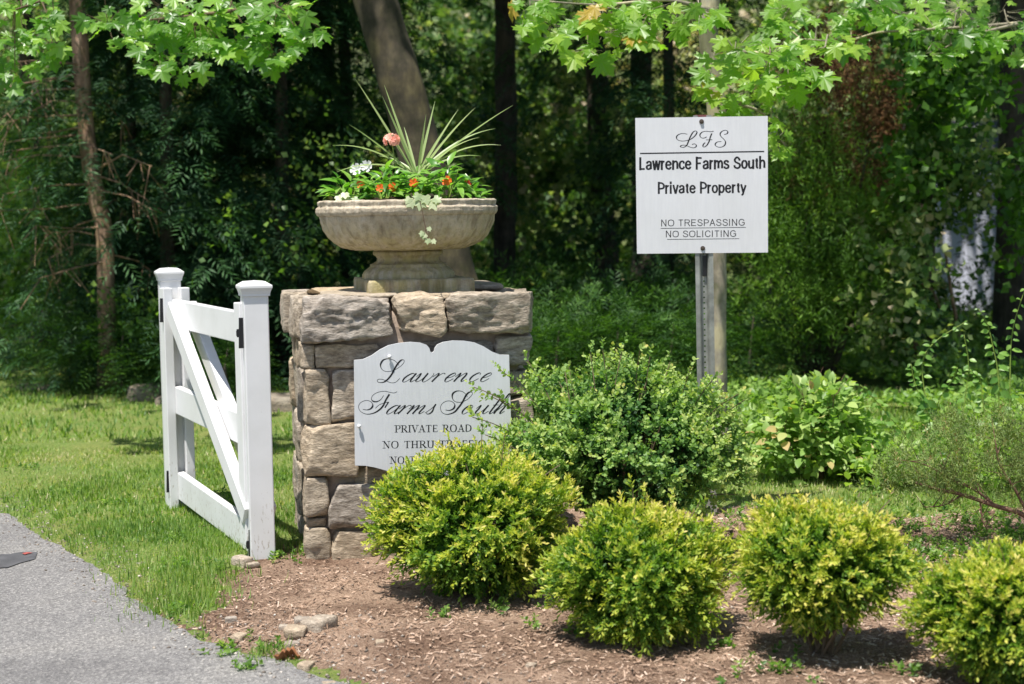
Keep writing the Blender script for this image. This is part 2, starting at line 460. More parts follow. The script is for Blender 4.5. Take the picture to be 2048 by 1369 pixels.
def Hs(x, y): return float(H(np.array([[x, y]]))[0])

st = .026
gx = np.arange(-3.9, 3.9 + st, st); gy = np.arange(3.1, 10.2 + st, st)
XX, YY = np.meshgrid(gx, gy, indexing='ij')
P2 = np.c_[XX.ravel(), YY.ravel()]
Z = H(P2); V = np.c_[P2, Z]
nx_, ny_ = len(gx), len(gy)
I = np.arange(nx_ * ny_).reshape(nx_, ny_)
F = np.stack([I[:-1, :-1], I[1:, :-1], I[1:, 1:], I[:-1, 1:]], -1).reshape(-1, 4)
cen = P2[F].mean(1)
q = np.c_[cen, np.zeros(len(cen))]
cw = cen + np.c_[fbm(q * 5, 21, 3), fbm(q * 5, 22, 3)] * .07
im = inside(cw, MULCH)
idr = inside(cen, DRIVE) & (seg_dist(cen, EDGE) > .3)
# soil / mulch material
m, nt, b = mat('bark_mulch_soil')
p = geo_pos(nt)
n1 = noise(nt, 120, 6, .75, p); n2 = noise(nt, 2.2, 5, .6, p); n3 = noise(nt, 260, 3, .6, geo_pos(nt, (1, .35, 1)))
r = ramp(nt, n1.outputs[0], [(.25, (.10,.065,.045)), (.42, (.31,.20,.14)), (.56, (.52,.37,.265)), (.75, (.70,.53,.40))])
r2 = ramp(nt, n2.outputs[0], [(.38, (.5,.46,.44)), (.58, (1,1,1)), (.8, (1.2,1.15,1.1))])
nt.links.new(mixc(nt, 1, r.outputs[0], r2.outputs[0], 'MULTIPLY'), b.inputs['Base Color'])
b.inputs['Roughness'].default_value = .95; b.inputs['Specular IOR Level'].default_value = .15
bump(nt, b, n1.outputs[0], 1, .02); M['mulch'] = m
m, nt, b = mat('lawn_thatch')
n1 = noise(nt, 70, 6, .7, geo_pos(nt)); n2 = noise(nt, 1.8, 5, .65, geo_pos(nt))
r = ramp(nt, n1.outputs[0], [(.3, (.07,.12,.02)), (.5, (.15,.21,.04)), (.7, (.30,.28,.12))])
r2 = ramp(nt, n2.outputs[0], [(.35, (.8,.95,.7)), (.65, (1.15,1.0,.95))])
nt.links.new(mixc(nt, 1, r.outputs[0], r2.outputs[0], 'MULTIPLY'), b.inputs['Base Color'])
b.inputs['Roughness'].default_value = .95; bump(nt, b, n1.outputs[0], 1, .02); M['lawn'] = m
m, nt, b = mat('forest_floor')
n1 = noise(nt, 14, 7, .7, geo_pos(nt)); n2 = noise(nt, .6, 4, .6, geo_pos(nt))
r = ramp(nt, n1.outputs[0], [(.3, (.03,.045,.015)), (.5, (.06,.09,.022)), (.7, (.15,.12,.07))])
nt.links.new(r.outputs[0], b.inputs['Base Color']); b.inputs['Roughness'].default_value = .95; bump(nt, b, n1.outputs[0], 1, .05); M['floor'] = m
def sub(V, F):
    u, inv = np.unique(F.ravel(), return_inverse=True)
    return V[u], inv.reshape(F.shape)
v, f = sub(V, F[im]); tag(obj('mulch_bed', v, f, M['mulch'], smooth=True), 'brown bark mulch bed under the clipped shrubs', kind='structure')
v, f = sub(V, F[~im & ~idr]); tag(obj('lawn', v, f, M['lawn'], smooth=True), 'sunlit lawn beside the driveway', kind='structure')
# wide ground, rising to a wooded slope behind
gx = np.concatenate([np.linspace(-120, -16, 14), np.linspace(-15, 15, 61), np.linspace(16, 120, 14)])
gy = np.concatenate([np.linspace(-60, -2, 8), np.linspace(0, 30, 61), np.linspace(32, 140, 25)])
XX, YY = np.meshgrid(gx, gy, indexing='ij'); P2 = np.c_[XX.ravel(), YY.ravel()]
def HG(P):
    P = np.asarray(P, float); q = np.c_[P, np.zeros(len(P))]
    z = fbm(q * .25, 31, 3) * .10 * np.clip((P[:, 1] - 10) / 6, 0, 1)
    z = z + np.clip((P[:, 1] - 20) / 60, 0, 1) ** 1.2 * 16
    near = (np.abs(P[:, 0]) < 4.1) & (P[:, 1] > 2.9) & (P[:, 1] < 10.4)
    d = np.maximum(np.abs(P[:, 0]) - 3.6, np.maximum(3.4 - P[:, 1], P[:, 1] - 9.9))
    return z + np.where(d < 0, -.12, .02 * np.clip((P[:, 1] - 4) / 4, 0, 1))
Z = HG(P2); Z[P2[:, 1] < 3.0] = -.15
Z = np.where((P2[:, 0] < -3.4) & (P2[:, 1] < 7.0), -.15, Z)
I = np.arange(len(gx) * len(gy)).reshape(len(gx), len(gy))
F = np.stack([I[:-1, :-1], I[1:, :-1], I[1:, 1:], I[:-1, 1:]], -1).reshape(-1, 4)
cen = P2[F].mean(1)
far = (cen[:, 1] > 19.5) | (cen[:, 0] > 9) | (cen[:, 0] < -16) | (cen[:, 1] < -2)
v, f = sub(np.c_[P2, Z], F[far]); tag(obj('forest_floor', v, f, M['floor'], smooth=True), 'shaded forest floor and slope behind the trees', kind='structure')
v, f = sub(np.c_[P2, Z], F[~far]); tag(obj('back_lawn', v, f, M['lawn'], smooth=True), 'lawn running back into tree shade', kind='structure')
# driveway slab
pe = []
for a, c in zip(EDGE[:-1], EDGE[1:]):
    n_ = max(2, int(math.dist(a, c) / .03))
    for k in range(n_): pe.append((a[0] + (c[0]-a[0])*k/n_, a[1] + (c[1]-a[1])*k/n_))
pe = np.array(pe); q = np.c_[pe, np.zeros(len(pe))]
pe = pe + np.c_[fbm(q * 6, 41, 4), fbm(q * 6, 42, 4)] * .022
top = [(x, y, -.028) for x, y in pe] + [(9, EDGE[-1][1], -.028), (9, -40, -.028), (-30, -40, -.028), (-30, EDGE[0][1] - .3, -.028)]
n_ = len(top); V = top + [(x, y, -.12) for x, y, z in top]
F = [tuple(range(n_))[::-1]] + [(i, (i+1) % n_, n_ + (i+1) % n_, n_ + i) for i in range(n_)]
m, nt, b = mat('asphalt')
n1 = nt.nodes.new('ShaderNodeTexVoronoi'); n1.inputs['Scale'].default_value = 130; nt.links.new(geo_pos(nt), n1.inputs['Vector'])
n2 = noise(nt, 1.6, 6, .6, geo_pos(nt)); n3 = noise(nt, 230, 3, .7, geo_pos(nt))
r = ramp(nt, n1.outputs['Color'], [(.1, (.14,.135,.135)), (.45, (.215,.21,.207)), (.75, (.29,.283,.275)), (.95, (.45,.435,.415))])
r3 = ramp(nt, n3.outputs[0], [(.35, (.55,.55,.55)), (.55, (1,1,1)), (.7, (1.15,1.15,1.15))])
r2 = ramp(nt, n2.outputs[0], [(.32, (.70,.69,.69)), (.5, (.92,.91,.90)), (.68, (1.06,1.04,1.0))])
c = mixc(nt, 1, r.outputs[0], r3.outputs[0], 'MULTIPLY'); c = mixc(nt, 1, c, r2.outputs[0], 'MULTIPLY')
nt.links.new(c, b.inputs['Base Color']); b.inputs['Roughness'].default_value = .85
ds = nt.nodes.new('ShaderNodeMath'); ds.operation = 'ADD'
nt.links.new(n1.outputs['Distance'], ds.inputs[0]); nt.links.new(n3.outputs[0], ds.inputs[1])
bump(nt, b, ds.outputs[0], .7, .006); M['asphalt'] = m
drive = tag(obj('driveway', V, F, m), 'grey asphalt driveway with crumbling edge', kind='structure')
# tar patch with a spot of red marking paint
pts = gp((-40, 1112), (20, 1110), (40, 1106), (75, 1106), (70, 1120), (40, 1128), (15, 1137), (-40, 1140))
tar = plain('tar_patch', (.075,.075,.08), .8, .3, 0, .3, 12, .5, 150)
o = obj('tar_patch', [(x, y, -.024) for x, y in pts], [tuple(range(len(pts)))[::-1]], tar); o['kind'] = 'structure'; o['label'] = 'dark tar patch on the driveway'
pts = gp((44, 1110.5), (54, 1108), (66, 1109.5), (56, 1111), (50, 1113))
obj('paint_mark', [(x, y, -.020) for x, y in pts], [tuple(range(len(pts)))[::-1]], plain('red_paint', (.30,.07,.06), .7), drive)

# ------------------------------------------------------------------ rocks and masonry blocks
def block(sx, sy, sz, seg, seed, rough=.02, planes=10, roundv=.35, bias=None):
    """a quarried block, centred; real displaced geometry"""
    r = np.random.default_rng(seed)
    n = [max(3, int(round(s / seg))) for s in (sx, sy, sz)]
    idx = {}; V = []; F = []
    def vid(i, j, k):
        if (i, j, k) not in idx:
            idx[(i, j, k)] = len(V); V.append((i / n[0] * 2 - 1, j / n[1] * 2 - 1, k / n[2] * 2 - 1))
        return idx[(i, j, k)]
    for i in range(n[0]):
        for j in range(n[1]):
            F.append((vid(i, j, 0), vid(i, j+1, 0), vid(i+1, j+1, 0), vid(i+1, j, 0)))
            F.append((vid(i, j, n[2]), vid(i+1, j, n[2]), vid(i+1, j+1, n[2]), vid(i, j+1, n[2])))
    for i in range(n[0]):
        for k in range(n[2]):
            F.append((vid(i, 0, k), vid(i+1, 0, k), vid(i+1, 0, k+1), vid(i, 0, k+1)))
            F.append((vid(i, n[1], k), vid(i, n[1], k+1), vid(i+1, n[1], k+1), vid(i+1, n[1], k)))
    for j in range(n[1]):
        for k in range(n[2]):
            F.append((vid(0, j, k), vid(0, j, k+1), vid(0, j+1, k+1), vid(0, j+1, k)))
            F.append((vid(n[0], j, k), vid(n[0], j+1, k), vid(n[0], j+1, k+1), vid(n[0], j, k+1)))
    V = np.array(V); h = np.array([sx, sy, sz]) / 2
    pr = 7.0
    L = (np.abs(V) ** pr).sum(1) ** (1 / pr); V = V / L[:, None] * (roundv * 1.0 + (1 - roundv) * L[:, None])
    W = V * h
    mn = h.min()
    for _ in range(planes):
        nn = r.normal(size=3); 
        if bias is not None: nn = nn * .75 + np.array(bias) * 1.2
        nn /= np.linalg.norm(nn)
        sup = np.abs(nn * h).sum()
        d = sup * r.uniform(.74, .93)
        e = W @ nn - d; e = np.maximum(e, 0)
        W = W - e[:, None] * nn * .93
    dirn = norm(W / h)
    s0 = r.uniform(0, 99)
    def plf(K):
        sd = W[r.integers(0, len(W), K)]; tl = r.normal(size=(K, 3)) * np.array([1, 1, 1.2])
        return np.stack([(W - sd[k]) @ tl[k] for k in range(K)]).max(0)
    Kf = int(min(26, 7 + max(sx, sy) * max(sz, .03) * 420))
    fac = plf(Kf) - plf(Kf); fac = (fac - fac.mean()) / (fac.std() + 1e-9)
    fac2 = plf(Kf * 2) - plf(Kf * 2); fac2 = (fac2 - fac2.mean()) / (fac2.std() + 1e-9)
    fac = np.clip(fac, -2, 1.6)
    W = W + dirn * ((fac * rough * .42 + np.clip(fac2, -2, 2) * rough * .20 + fbm(W * np.array([30, 30, 70]) + s0, seed % 31, 2) * rough * .26 - rough * .1)[:, None])
    return W, np.array(F)
# ------------------------------------------------------------------ stone pillar
TH = math.radians(11.4)
E = Vector((math.cos(TH), math.sin(TH), 0)); IN = Vector((-math.sin(TH), math.cos(TH), 0)); UP = Vector((0, 0, 1)); FN = -IN
Q = AT(611, 900, 6.62); Q.z = 0
def LOC(px, py, off=0.0):
    p = PLANE(px, py, Q + FN * off, FN) - Q
    return p.dot(E), p.z
def PW(u, w, z): return Q + E * u + IN * w + UP * z
W_ = LOC(1062, 760)[0]                         # pillar width
pillar = thing('stone_pillar', PW(W_/2, W_/2, 0), 'square fieldstone gate pillar with heavy rough cap stones, behind the clipped shrubs', 'pillar')
RS = Matrix((( E.x, IN.x, 0), (E.y, IN.y, 0), (0, 0, 1)))
RSn = np.array(RS)
STN = []
def stone(u0, u1, w0, w1, z0, z1, seed, rough=.012, seg=.014, planes=8, bias=None):
    V, F = block((u1-u0)*1.05, (w1-w0)*1.03, (z1-z0)*1.07, seg, seed, rough, planes, .22, bias)
    V = V @ RSn.T
    c = PW((u0+u1)/2, (w0+w1)/2, (z0+z1)/2)
    o = put('stone', np_mesh('stone', V, F, M['stone'], smooth=False), pillar, c)
    STN.append(o); return o
rows = [  # photo pixels of the stones on the front face, protrusion
 (612,596,788,677,.06),(796,600,887,671,.045),(898,592,1077,668,.06),
 (603,690,629,738,.0),(631,688,764,735,.004),(770,686,880,734,-.01),(884,684,985,735,-.006),(989,674,1066,731,.012),
 (611,743,659,849,.008),(664,744,732,846,.012),(736,744,860,840,.0),(864,742,980,838,.006),(985,742,1060,790,-.006),(985,796,1062,842,.0),
 (610,854,712,952,.022),(716,850,800,928,.0),(804,846,930,946,.004),(934,846,1062,938,.01),
 (716,934,868,964,-.012),(874,952,1060,974,-.008),
 (611,956,657,1030,.008),(660,971,788,1053,.022),(794,970,930,1058,.006),(934,980,1060,1060,.012),
 (612,1036,655,1056,-.01),
 (614,1060,660,1110,-.008),(664,1060,752,1124,.018),(756,1064,880,1130,.0),(884,1068,1058,1130,.01)]
for i, (x0, y0, x1, y1, pr) in enumerate(rows):
    u0, z1 = LOC(x0, (y0 + y0) / 2, pr); u1, _ = LOC(x1, y0, pr)
    xm = (x0 + x1) / 2
    z1 = LOC(xm, y0, pr)[1]; z0 = LOC(xm, y1, pr)[1]
    cap = i < 3
    if i >= 25: z0 -= .04
    stone(u0, u1, -pr, .15 - pr, z0, z1, 100 + i, .028 if cap else .013, .010 if cap else .012, 12 if cap else 8, (0, -1, 0) if cap else None)
ZT = LOC(840, 598, .03)[1]; zr = [LOC(840, y)[1] for y in (598, 678, 682, 740, 742, 848, 852, 952, 956, 1054, 1058)] + [-.06]
rs = random.Random(4)
for side in ('left', 'right', 'back'):
    for k in range(6):
        z1, z0 = zr[2*k], zr[2*k+1]
        a = .0 if side == 'back' else .16
        pr = ((.02 if side == 'left' else .05) if k == 0 else (-.014 if side == 'left' else 0))
        lim = W_ + (.04 if k == 0 else 0) if side != 'back' else W_ - .14
        a0 = a if side != 'back' else .14
        while a0 < lim - .06:
            L = rs.uniform(.16, .34)
            if lim - (a0 + L) < .1: L = lim - a0
            b0, b1 = a0 + .006, a0 + L - .006
            p2 = pr + rs.uniform(-.008, .016); sd = rs.randrange(9999)
            if side == 'left': stone(-p2, .14 - p2, b0, b1, z0, z1, sd, .012)
            elif side == 'right': stone(W_ - .14 + p2, W_ + p2, b0, b1, z0, z1, sd, .014, .03)
            else: stone(b0, b1, W_ - .14 + p2, W_ + p2, z0, z1, sd, .014, .03)
            a0 += L
# corner block of the cap seen end-on at the left
V, F = block(W_ - .035, W_ - .035, zr[0] + .1 - .012, .03, 5, .006, 0, .9)
put('mortar', np_mesh('mortar', V @ RSn.T, F, M['mortar'], smooth=True), pillar, PW(W_/2, W_/2, (zr[0] - .1 - .012) / 2))
M['slab'] = stonemat('cap_flag', [(.25,.2,.14), (.38,.32,.24), (.46,.40,.31), (.55,.49,.4)], 1.2, .1)
for i, (u0, u1, w0, w1, h0, h1) in enumerate([(.10, .42, .05, .50, -.006, .016), (.43, .75, .03, .42, -.006, .012), (W_-.42, W_-.02, .42, .86, .0, .03), (.06, .5, .52, .9, -.004, .012)]):
    V, F = block(u1-u0, w1-w0, h1-h0, .02, 300 + i, .003, 5, .6)
    put('flagstone', np_mesh('flagstone', V @ RSn.T, F, M['slab']), pillar, PW((u0+u1)/2, (w0+w1)/2, ZT + (h0+h1)/2 + .004))

# ------------------------------------------------------------------ urn
UD = Q.y + IN.y * .42 + E.y * W_/2
UC = AT(818, 590, UD); UC.z = AT(820, 593, UD).z
uz = lambda py: AT(818, py, UD).z - UC.z
PXM = UD / FPX
urn = thing('stone_urn', UC, 'wide weathered cast stone urn standing on top of the stone pillar', 'planter')
def lathe(name, prof, n, m, flute=None, seed=0, jit=0.0):
    V = []; F = []
    for i, (r_, z_) in enumerate(prof):
        for k in range(n):
            a = 2*math.pi*k/n
            rr = r_
            if flute: rr += flute(i, z_, a)
            V.append((rr*math.cos(a), rr*math.sin(a), z_))
    V = np.array(V)
    if jit: 
        R_ = np.hypot(V[:, 0], V[:, 1])[:, None] + 1e-6
        V[:, :2] *= 1 + (fbm(V * 30, seed, 4) * jit)[:, None] / R_
        V[:, 2] += fbm(V * 24 + 9, seed, 3) * jit * .6
    for i in range(len(prof)-1):
        for k in range(n):
            F.append((i*n+k, i*n+(k+1) % n, (i+1)*n+(k+1) % n, (i+1)*n+k))
    return put(name, np_mesh(name, V, np.array(F), m, smooth=True), urn)
R = lambda p: p * PXM
def fine(pts, step=.004):
    out = []
    for (a, b), (c, d) in zip(pts[:-1], pts[1:]):
        n_ = max(1, int(math.hypot(c-a, d-b)/step))
        for k in range(n_): out.append((a+(c-a)*k/n_, b+(d-b)*k/n_))
    return out + [pts[-1]]
bowl = [(R(0.1), uz(490)), (R(60), uz(492)), (R(95), uz(499)), (R(112), uz(498)), (R(132), uz(493)), (R(148), uz(484)), (R(160), uz(472)), (R(168), uz(458)), (R(173), uz(444)), (R(174.5), uz(431))]
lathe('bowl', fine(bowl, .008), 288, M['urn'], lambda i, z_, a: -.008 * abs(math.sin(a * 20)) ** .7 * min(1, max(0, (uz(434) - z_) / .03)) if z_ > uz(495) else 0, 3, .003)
rim = [(R(172), uz(432)), (R(177.5), uz(430)), (R(180.5), uz(424)), (R(180.5), uz(416)), (R(176), uz(412)), (R(177), uz(408)), (R(178), uz(403)), (R(174), uz(400.5)), (R(160), uz(401)), (R(158), uz(408)), (R(156), uz(425))]
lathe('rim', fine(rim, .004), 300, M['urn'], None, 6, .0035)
ped = [(R(60), uz(497)), (R(66), uz(500)), (R(70), uz(503)), (R(70), uz(508)), (R(65), uz(512)), (R(62), uz(517)), (R(63), uz(522)), (R(70), uz(526)), (R(76), uz(528)), (R(76), uz(532)), (R(80), uz(535)), (R(88), uz(541)), (R(92), uz(548)), (R(92), uz(555)), (R(90), uz(558)), (R(86), uz(560))]
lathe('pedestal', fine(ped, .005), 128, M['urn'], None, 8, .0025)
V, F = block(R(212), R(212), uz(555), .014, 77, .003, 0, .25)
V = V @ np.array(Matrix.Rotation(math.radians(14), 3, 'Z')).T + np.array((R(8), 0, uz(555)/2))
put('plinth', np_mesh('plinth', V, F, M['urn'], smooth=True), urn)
# potting soil, mounded
rr_ = np.linspace(0, R(160), 16); V = []; F = []; n = 64
for i, r_ in enumerate(rr_):
    for k in range(n):
        a = 2*math.pi*k/n; V.append((r_*math.cos(a), r_*math.sin(a), uz(404) + .02*math.cos(r_/R(160)*1.6)))
V = np.array(V); V[:, 2] += fbm(V*60, 5, 3)*.008
for i in range(15):
    for k in range(n): F.append((i*n+k, (i+1)*n+k, (i+1)*n+(k+1) % n, i*n+(k+1) % n))
soil = put('soil', np_mesh('soil', V, np.array(F), M['soil']), urn)

# ------------------------------------------------------------------ lettering engine
def catmull(P, n=10):
    P = [np.array(p, float) for p in P]
    if len(P) == 2: return np.array([P[0] + (P[1]-P[0])*t for t in np.linspace(0, 1, 4)])
    out = []
    Q_ = [2*P[0]-P[1]] + P + [2*P[-1]-P[-2]]
    for i in range(1, len(Q_)-2):
        a, b, c, d = Q_[i-1:i+3]
        for t in np.linspace(0, 1, n, endpoint=False):
            out.append(.5*((2*b)+(-a+c)*t+(2*a-5*b+4*c-d)*t*t+(-a+3*b-3*c+d)*t**3))
    out.append(P[-1]); return np.array(out)
def ribbon(C, wf):
    """C in y-down pixels; wf(tangent)->full width"""
    T = np.gradient(C, axis=0); T /= np.maximum(np.linalg.norm(T, axis=1, keepdims=True), 1e-9)
    Nn = np.c_[-T[:, 1], T[:, 0]]
    w = np.array([wf(t) for t in T])
    if len(w) > 5: w = np.convolve(np.r_[w[0], w[0], w, w[-1], w[-1]], np.ones(5)/5, 'valid')
    L = C + Nn * w[:, None]/2; Rr = C - Nn * w[:, None]/2
    V = np.r_[L, Rr]; n_ = len(C)
    F = [(i, i+1, n_+i+1, n_+i) for i in range(n_-1)]
    return V, F
class Ink:
    """collects letter outlines in photo pixels and lays them on a plane"""
    def __init__(s, q, n, m=(1, 0, 0)): s.q = q; s.n = n; s.v = []; s.f = []; s.k = 0
    def add(s, V, F):
        b = len(s.v); s.k += 1
        for x, y in V:
            s.v.append(PLANE(float(x), float(y), s.q + s.n * (.00025 + .000004*s.k), s.n))
        for f in F: s.f.append(tuple(i + b for i in f))
    def build(s, parent, label): 
        o = obj('lettering', s.v, s.f, M['ink'], parent); o['label'] = label; return o
def pen(thin, thick, slope=.62, p=1.3):
    d = np.array([-slope, 1.0]); d /= np.linalg.norm(d)      # direction of the thick down stroke (y down)
    return lambda t: thin + (thick - thin) * max(0.0, float(t @ d)) ** (p * 2.2)
LOW = {
 'a': [[(.86,.80),(.66,.99),(.36,.86),(.08,.45),(.10,.06),(.32,.0),(.62,.3),(.86,.85)], [(.92,1.0),(.82,.55),(.80,.12),(.92,.0),(1.2,.25)]],
 'w': [[(-.08,.6),(.14,1.0),(.16,.6),(.08,.18),(.22,.0),(.5,.25),(.72,.95)], [(.74,1.0),(.66,.5),(.66,.1),(.86,.0),(1.15,.35),(1.28,.85),(1.2,1.0)]],
 'r': [[(-.05,.55),(.22,1.0),(.26,.7),(.10,.0)], [(.14,.25),(.42,.85),(.62,1.0),(.72,.86)]],
 'e': [[(.10,.42),(.46,.55),(.70,.82),(.56,1.0),(.26,.82),(.04,.40),(.10,.04),(.34,.0),(.74,.35)]],
 'n': [[(-.05,.55),(.18,1.0),(.20,.7),(.06,.0)], [(.10,.25),(.45,.85),(.66,1.0),(.68,.7),(.58,.2),(.66,.0),(.92,.3)]],
 'c': [[(.66,.78),(.62,.97),(.42,.98),(.12,.68),(.02,.3),(.14,.02),(.38,.02),(.74,.35)]],
 'm': [[(-.05,.55),(.16,1.0),(.18,.7),(.04,.0)], [(.08,.25),(.40,.85),(.58,1.0),(.58,.7),(.46,.0)], [(.50,.25),(.84,.85),(1.02,1.0),(1.02,.7),(.92,.2),(1.0,.0),(1.25,.3)]],
 's': [[(-.12,.1),(.25,.6),(.42,1.12),(.42,.8),(.52,.3),(.36,.02),(.12,.0),(.06,.14)]],
 'o': [[(.5,1.0),(.22,.82),(.03,.4),(.12,.02),(.38,.02),(.66,.42),(.70,.85),(.5,1.0)]],
 'u': [[(-.05,.6),(.16,1.0),(.16,.6),(.08,.16),(.22,.0),(.5,.25),(.74,.95)], [(.76,1.0),(.68,.5),(.68,.1),(.8,.0),(1.05,.3)]],
 't': [[(.30,1.75),(.20,.9),(.12,.15),(.24,.0),(.5,.3)], [(.0,1.0),(.5,1.02)]],
 'h': [[(-.1,.3),(.42,1.6),(.46,2.25),(.32,2.2),(.22,1.3),(.05,.0)], [(.10,.25),(.45,.85),(.66,1.0),(.68,.7),(.58,.2),(.66,.0),(.92,.3)]]}
def script_low(ink, ch, x, yb, xh, sx=1.0, slant=.62, tn=1.0, tk=3.3):
    for st_ in LOW[ch]:
        C = catmull([(x + (a*sx + b*slant) * xh, yb - b * xh) for a, b in st_])
        ink.add(*ribbon(C, pen(tn, tk, slant)))
def poly_px(ink, pts, conv, tn, tk, slope=.62):
    C = catmull([conv(*p) for p in pts])
    ink.add(*ribbon(C, pen(tn, tk, slope)))
SER = {
 'P': (.68, [([(.16,0),(.16,1)],'k'), ([(.16,.965),(.5,.965),(.64,.74),(.5,.5),(.16,.48)],'a')], [(.16,0),(.10,1)]),
 'R': (.80, [([(.16,0),(.16,1)],'k'), ([(.16,.965),(.48,.965),(.62,.75),(.48,.52),(.16,.5)],'a'), ([(.36,.5),(.74,.02)],'k')], [(.16,0),(.10,1),(.76,0)]),
 'I': (.34, [([(.17,0),(.17,1)],'k')], [(.17,0),(.17,1)]),
 'V': (.78, [([(.10,1),(.42,0)],'k'), ([(.42,0),(.72,1)],'t')], [(.10,1),(.72,1)]),
 'A': (.80, [([(.40,1),(.10,0)],'t'), ([(.40,1),(.70,0)],'k'), ([(.2,.34),(.6,.34)],'t')], [(.10,0),(.70,0)]),
 'T': (.72, [([(.36,0),(.36,1)],'k'), ([(.03,.965),(.69,.965)],'t'), ([(.04,.98),(.03,.78)],'t'), ([(.68,.98),(.69,.78)],'t')], [(.36,0)]),
 'E': (.70, [([(.16,0),(.16,1)],'k'), ([(.1,.965),(.60,.965)],'t'), ([(.16,.5),(.48,.5)],'t'), ([(.1,.035),(.62,.035)],'t'), ([(.60,.98),(.60,.8)],'t'), ([(.62,.02),(.64,.22)],'t'), ([(.48,.6),(.48,.4)],'t')], []),
 'F': (.64, [([(.16,0),(.16,1)],'k'), ([(.1,.965),(.58,.965)],'t'), ([(.16,.5),(.46,.5)],'t'), ([(.58,.98),(.58,.8)],'t'), ([(.46,.6),(.46,.4)],'t')], [(.16,0)]),
 'O': (.90, [([(.44,1),(.18,.88),(.08,.5),(.18,.12),(.44,0),(.70,.12),(.80,.5),(.70,.88),(.44,1)],'a')], []),
 'D': (.84, [([(.16,0),(.16,1)],'k'), ([(.1,.965),(.42,.965),(.68,.8),(.75,.5),(.68,.2),(.42,.035),(.1,.035)],'a')], []),
 'N': (.86, [([(.14,0),(.14,1)],'t'), ([(.14,1),(.70,0)],'k'), ([(.70,0),(.70,1)],'t')], [(.14,0),(.08,1),(.70,1)]),
 'H': (.86, [([(.16,0),(.16,1)],'k'), ([(.68,0),(.68,1)],'k'), ([(.16,.5),(.68,.5)],'t')], [(.16,0),(.16,1),(.68,0),(.68,1)]),
 'U': (.82, [([(.14,1),(.14,.35),(.22,.08),(.42,.0),(.60,.08),(.68,.35),(.68,1)],'a')], [(.14,1),(.68,1)]),
 'C': (.80, [([(.70,.72),(.60,.93),(.42,1),(.18,.86),(.08,.5),(.18,.14),(.42,0),(.60,.06),(.72,.26)],'a')], []),
 'G': (.86, [([(.70,.74),(.60,.94),(.42,1),(.18,.86),(.08,.5),(.18,.14),(.42,0),(.60,.05),(.70,.15)],'a'), ([(.70,.02),(.70,.4)],'k')], [(.70,.42)]),
 'S': (.62, [([(.52,.78),(.46,.94),(.28,1),(.12,.86),(.14,.66),(.32,.52),(.5,.36),(.54,.16),(.36,0),(.16,.04),(.08,.24)],'s')], []), ' ': (.42, [], [])}
def serif_line(ink, text, x0, x1, y0, y1, cap):
    """baseline from (x0,y0) to (x1,y1) in photo pixels"""
    adv = [SER[c][0] + .10 for c in text]; tot = sum(adv) - .10; k = (x1 - x0) / tot; x = 0
    tk, tn = cap * .17, cap * .06
    for c, a in zip(text, adv):
        def mp(p): 
            X = x0 + (x + p[0]) * k; return (X, y0 + (y1 - y0) * (X - x0) / (x1 - x0) - p[1] * cap)
        for pts, mode in SER[c][1]:
            C = catmull([mp(p) for p in pts], 8)
            wf = {'k': lambda t: tk, 't': lambda t: tn, 'a': lambda t: tn + (tk*1.05 - tn) * abs(t[1]) ** 2.2, 's': lambda t: tn + (tk - tn) * max(0, abs(t[0]*.75 + t[1]*.65)) ** 2}[mode]
            ink.add(*ribbon(C, wf))
        for sx_, sy_ in SER[c][2]:
            X, Y = mp((sx_, min(max(sy_, .02), .98) if sy_ in (0, 1) else sy_)); w = cap * .21; h_ = tn / 2
            ink.add([(X-w, Y-h_), (X+w, Y-h_), (X+w, Y+h_), (X-w, Y+h_)], [(0, 1, 2, 3)])
        x += a
def _ar(x0, x1, top=.74): m = (x0+x1)/2; return [(x0,.45),(x0+.07,.64),(m+.04,.74),(x1-.05,.66),(x1,.48),(x1,.24),(x1,0)]
_OV = lambda x0, x1, h: [((x0+x1)/2,h),(x0+.07,h*.87),(x0,h*.5),(x0+.07,h*.13),((x0+x1)/2,0),(x1-.07,h*.13),(x1,h*.5),(x1-.07,h*.87),((x0+x1)/2,h)]
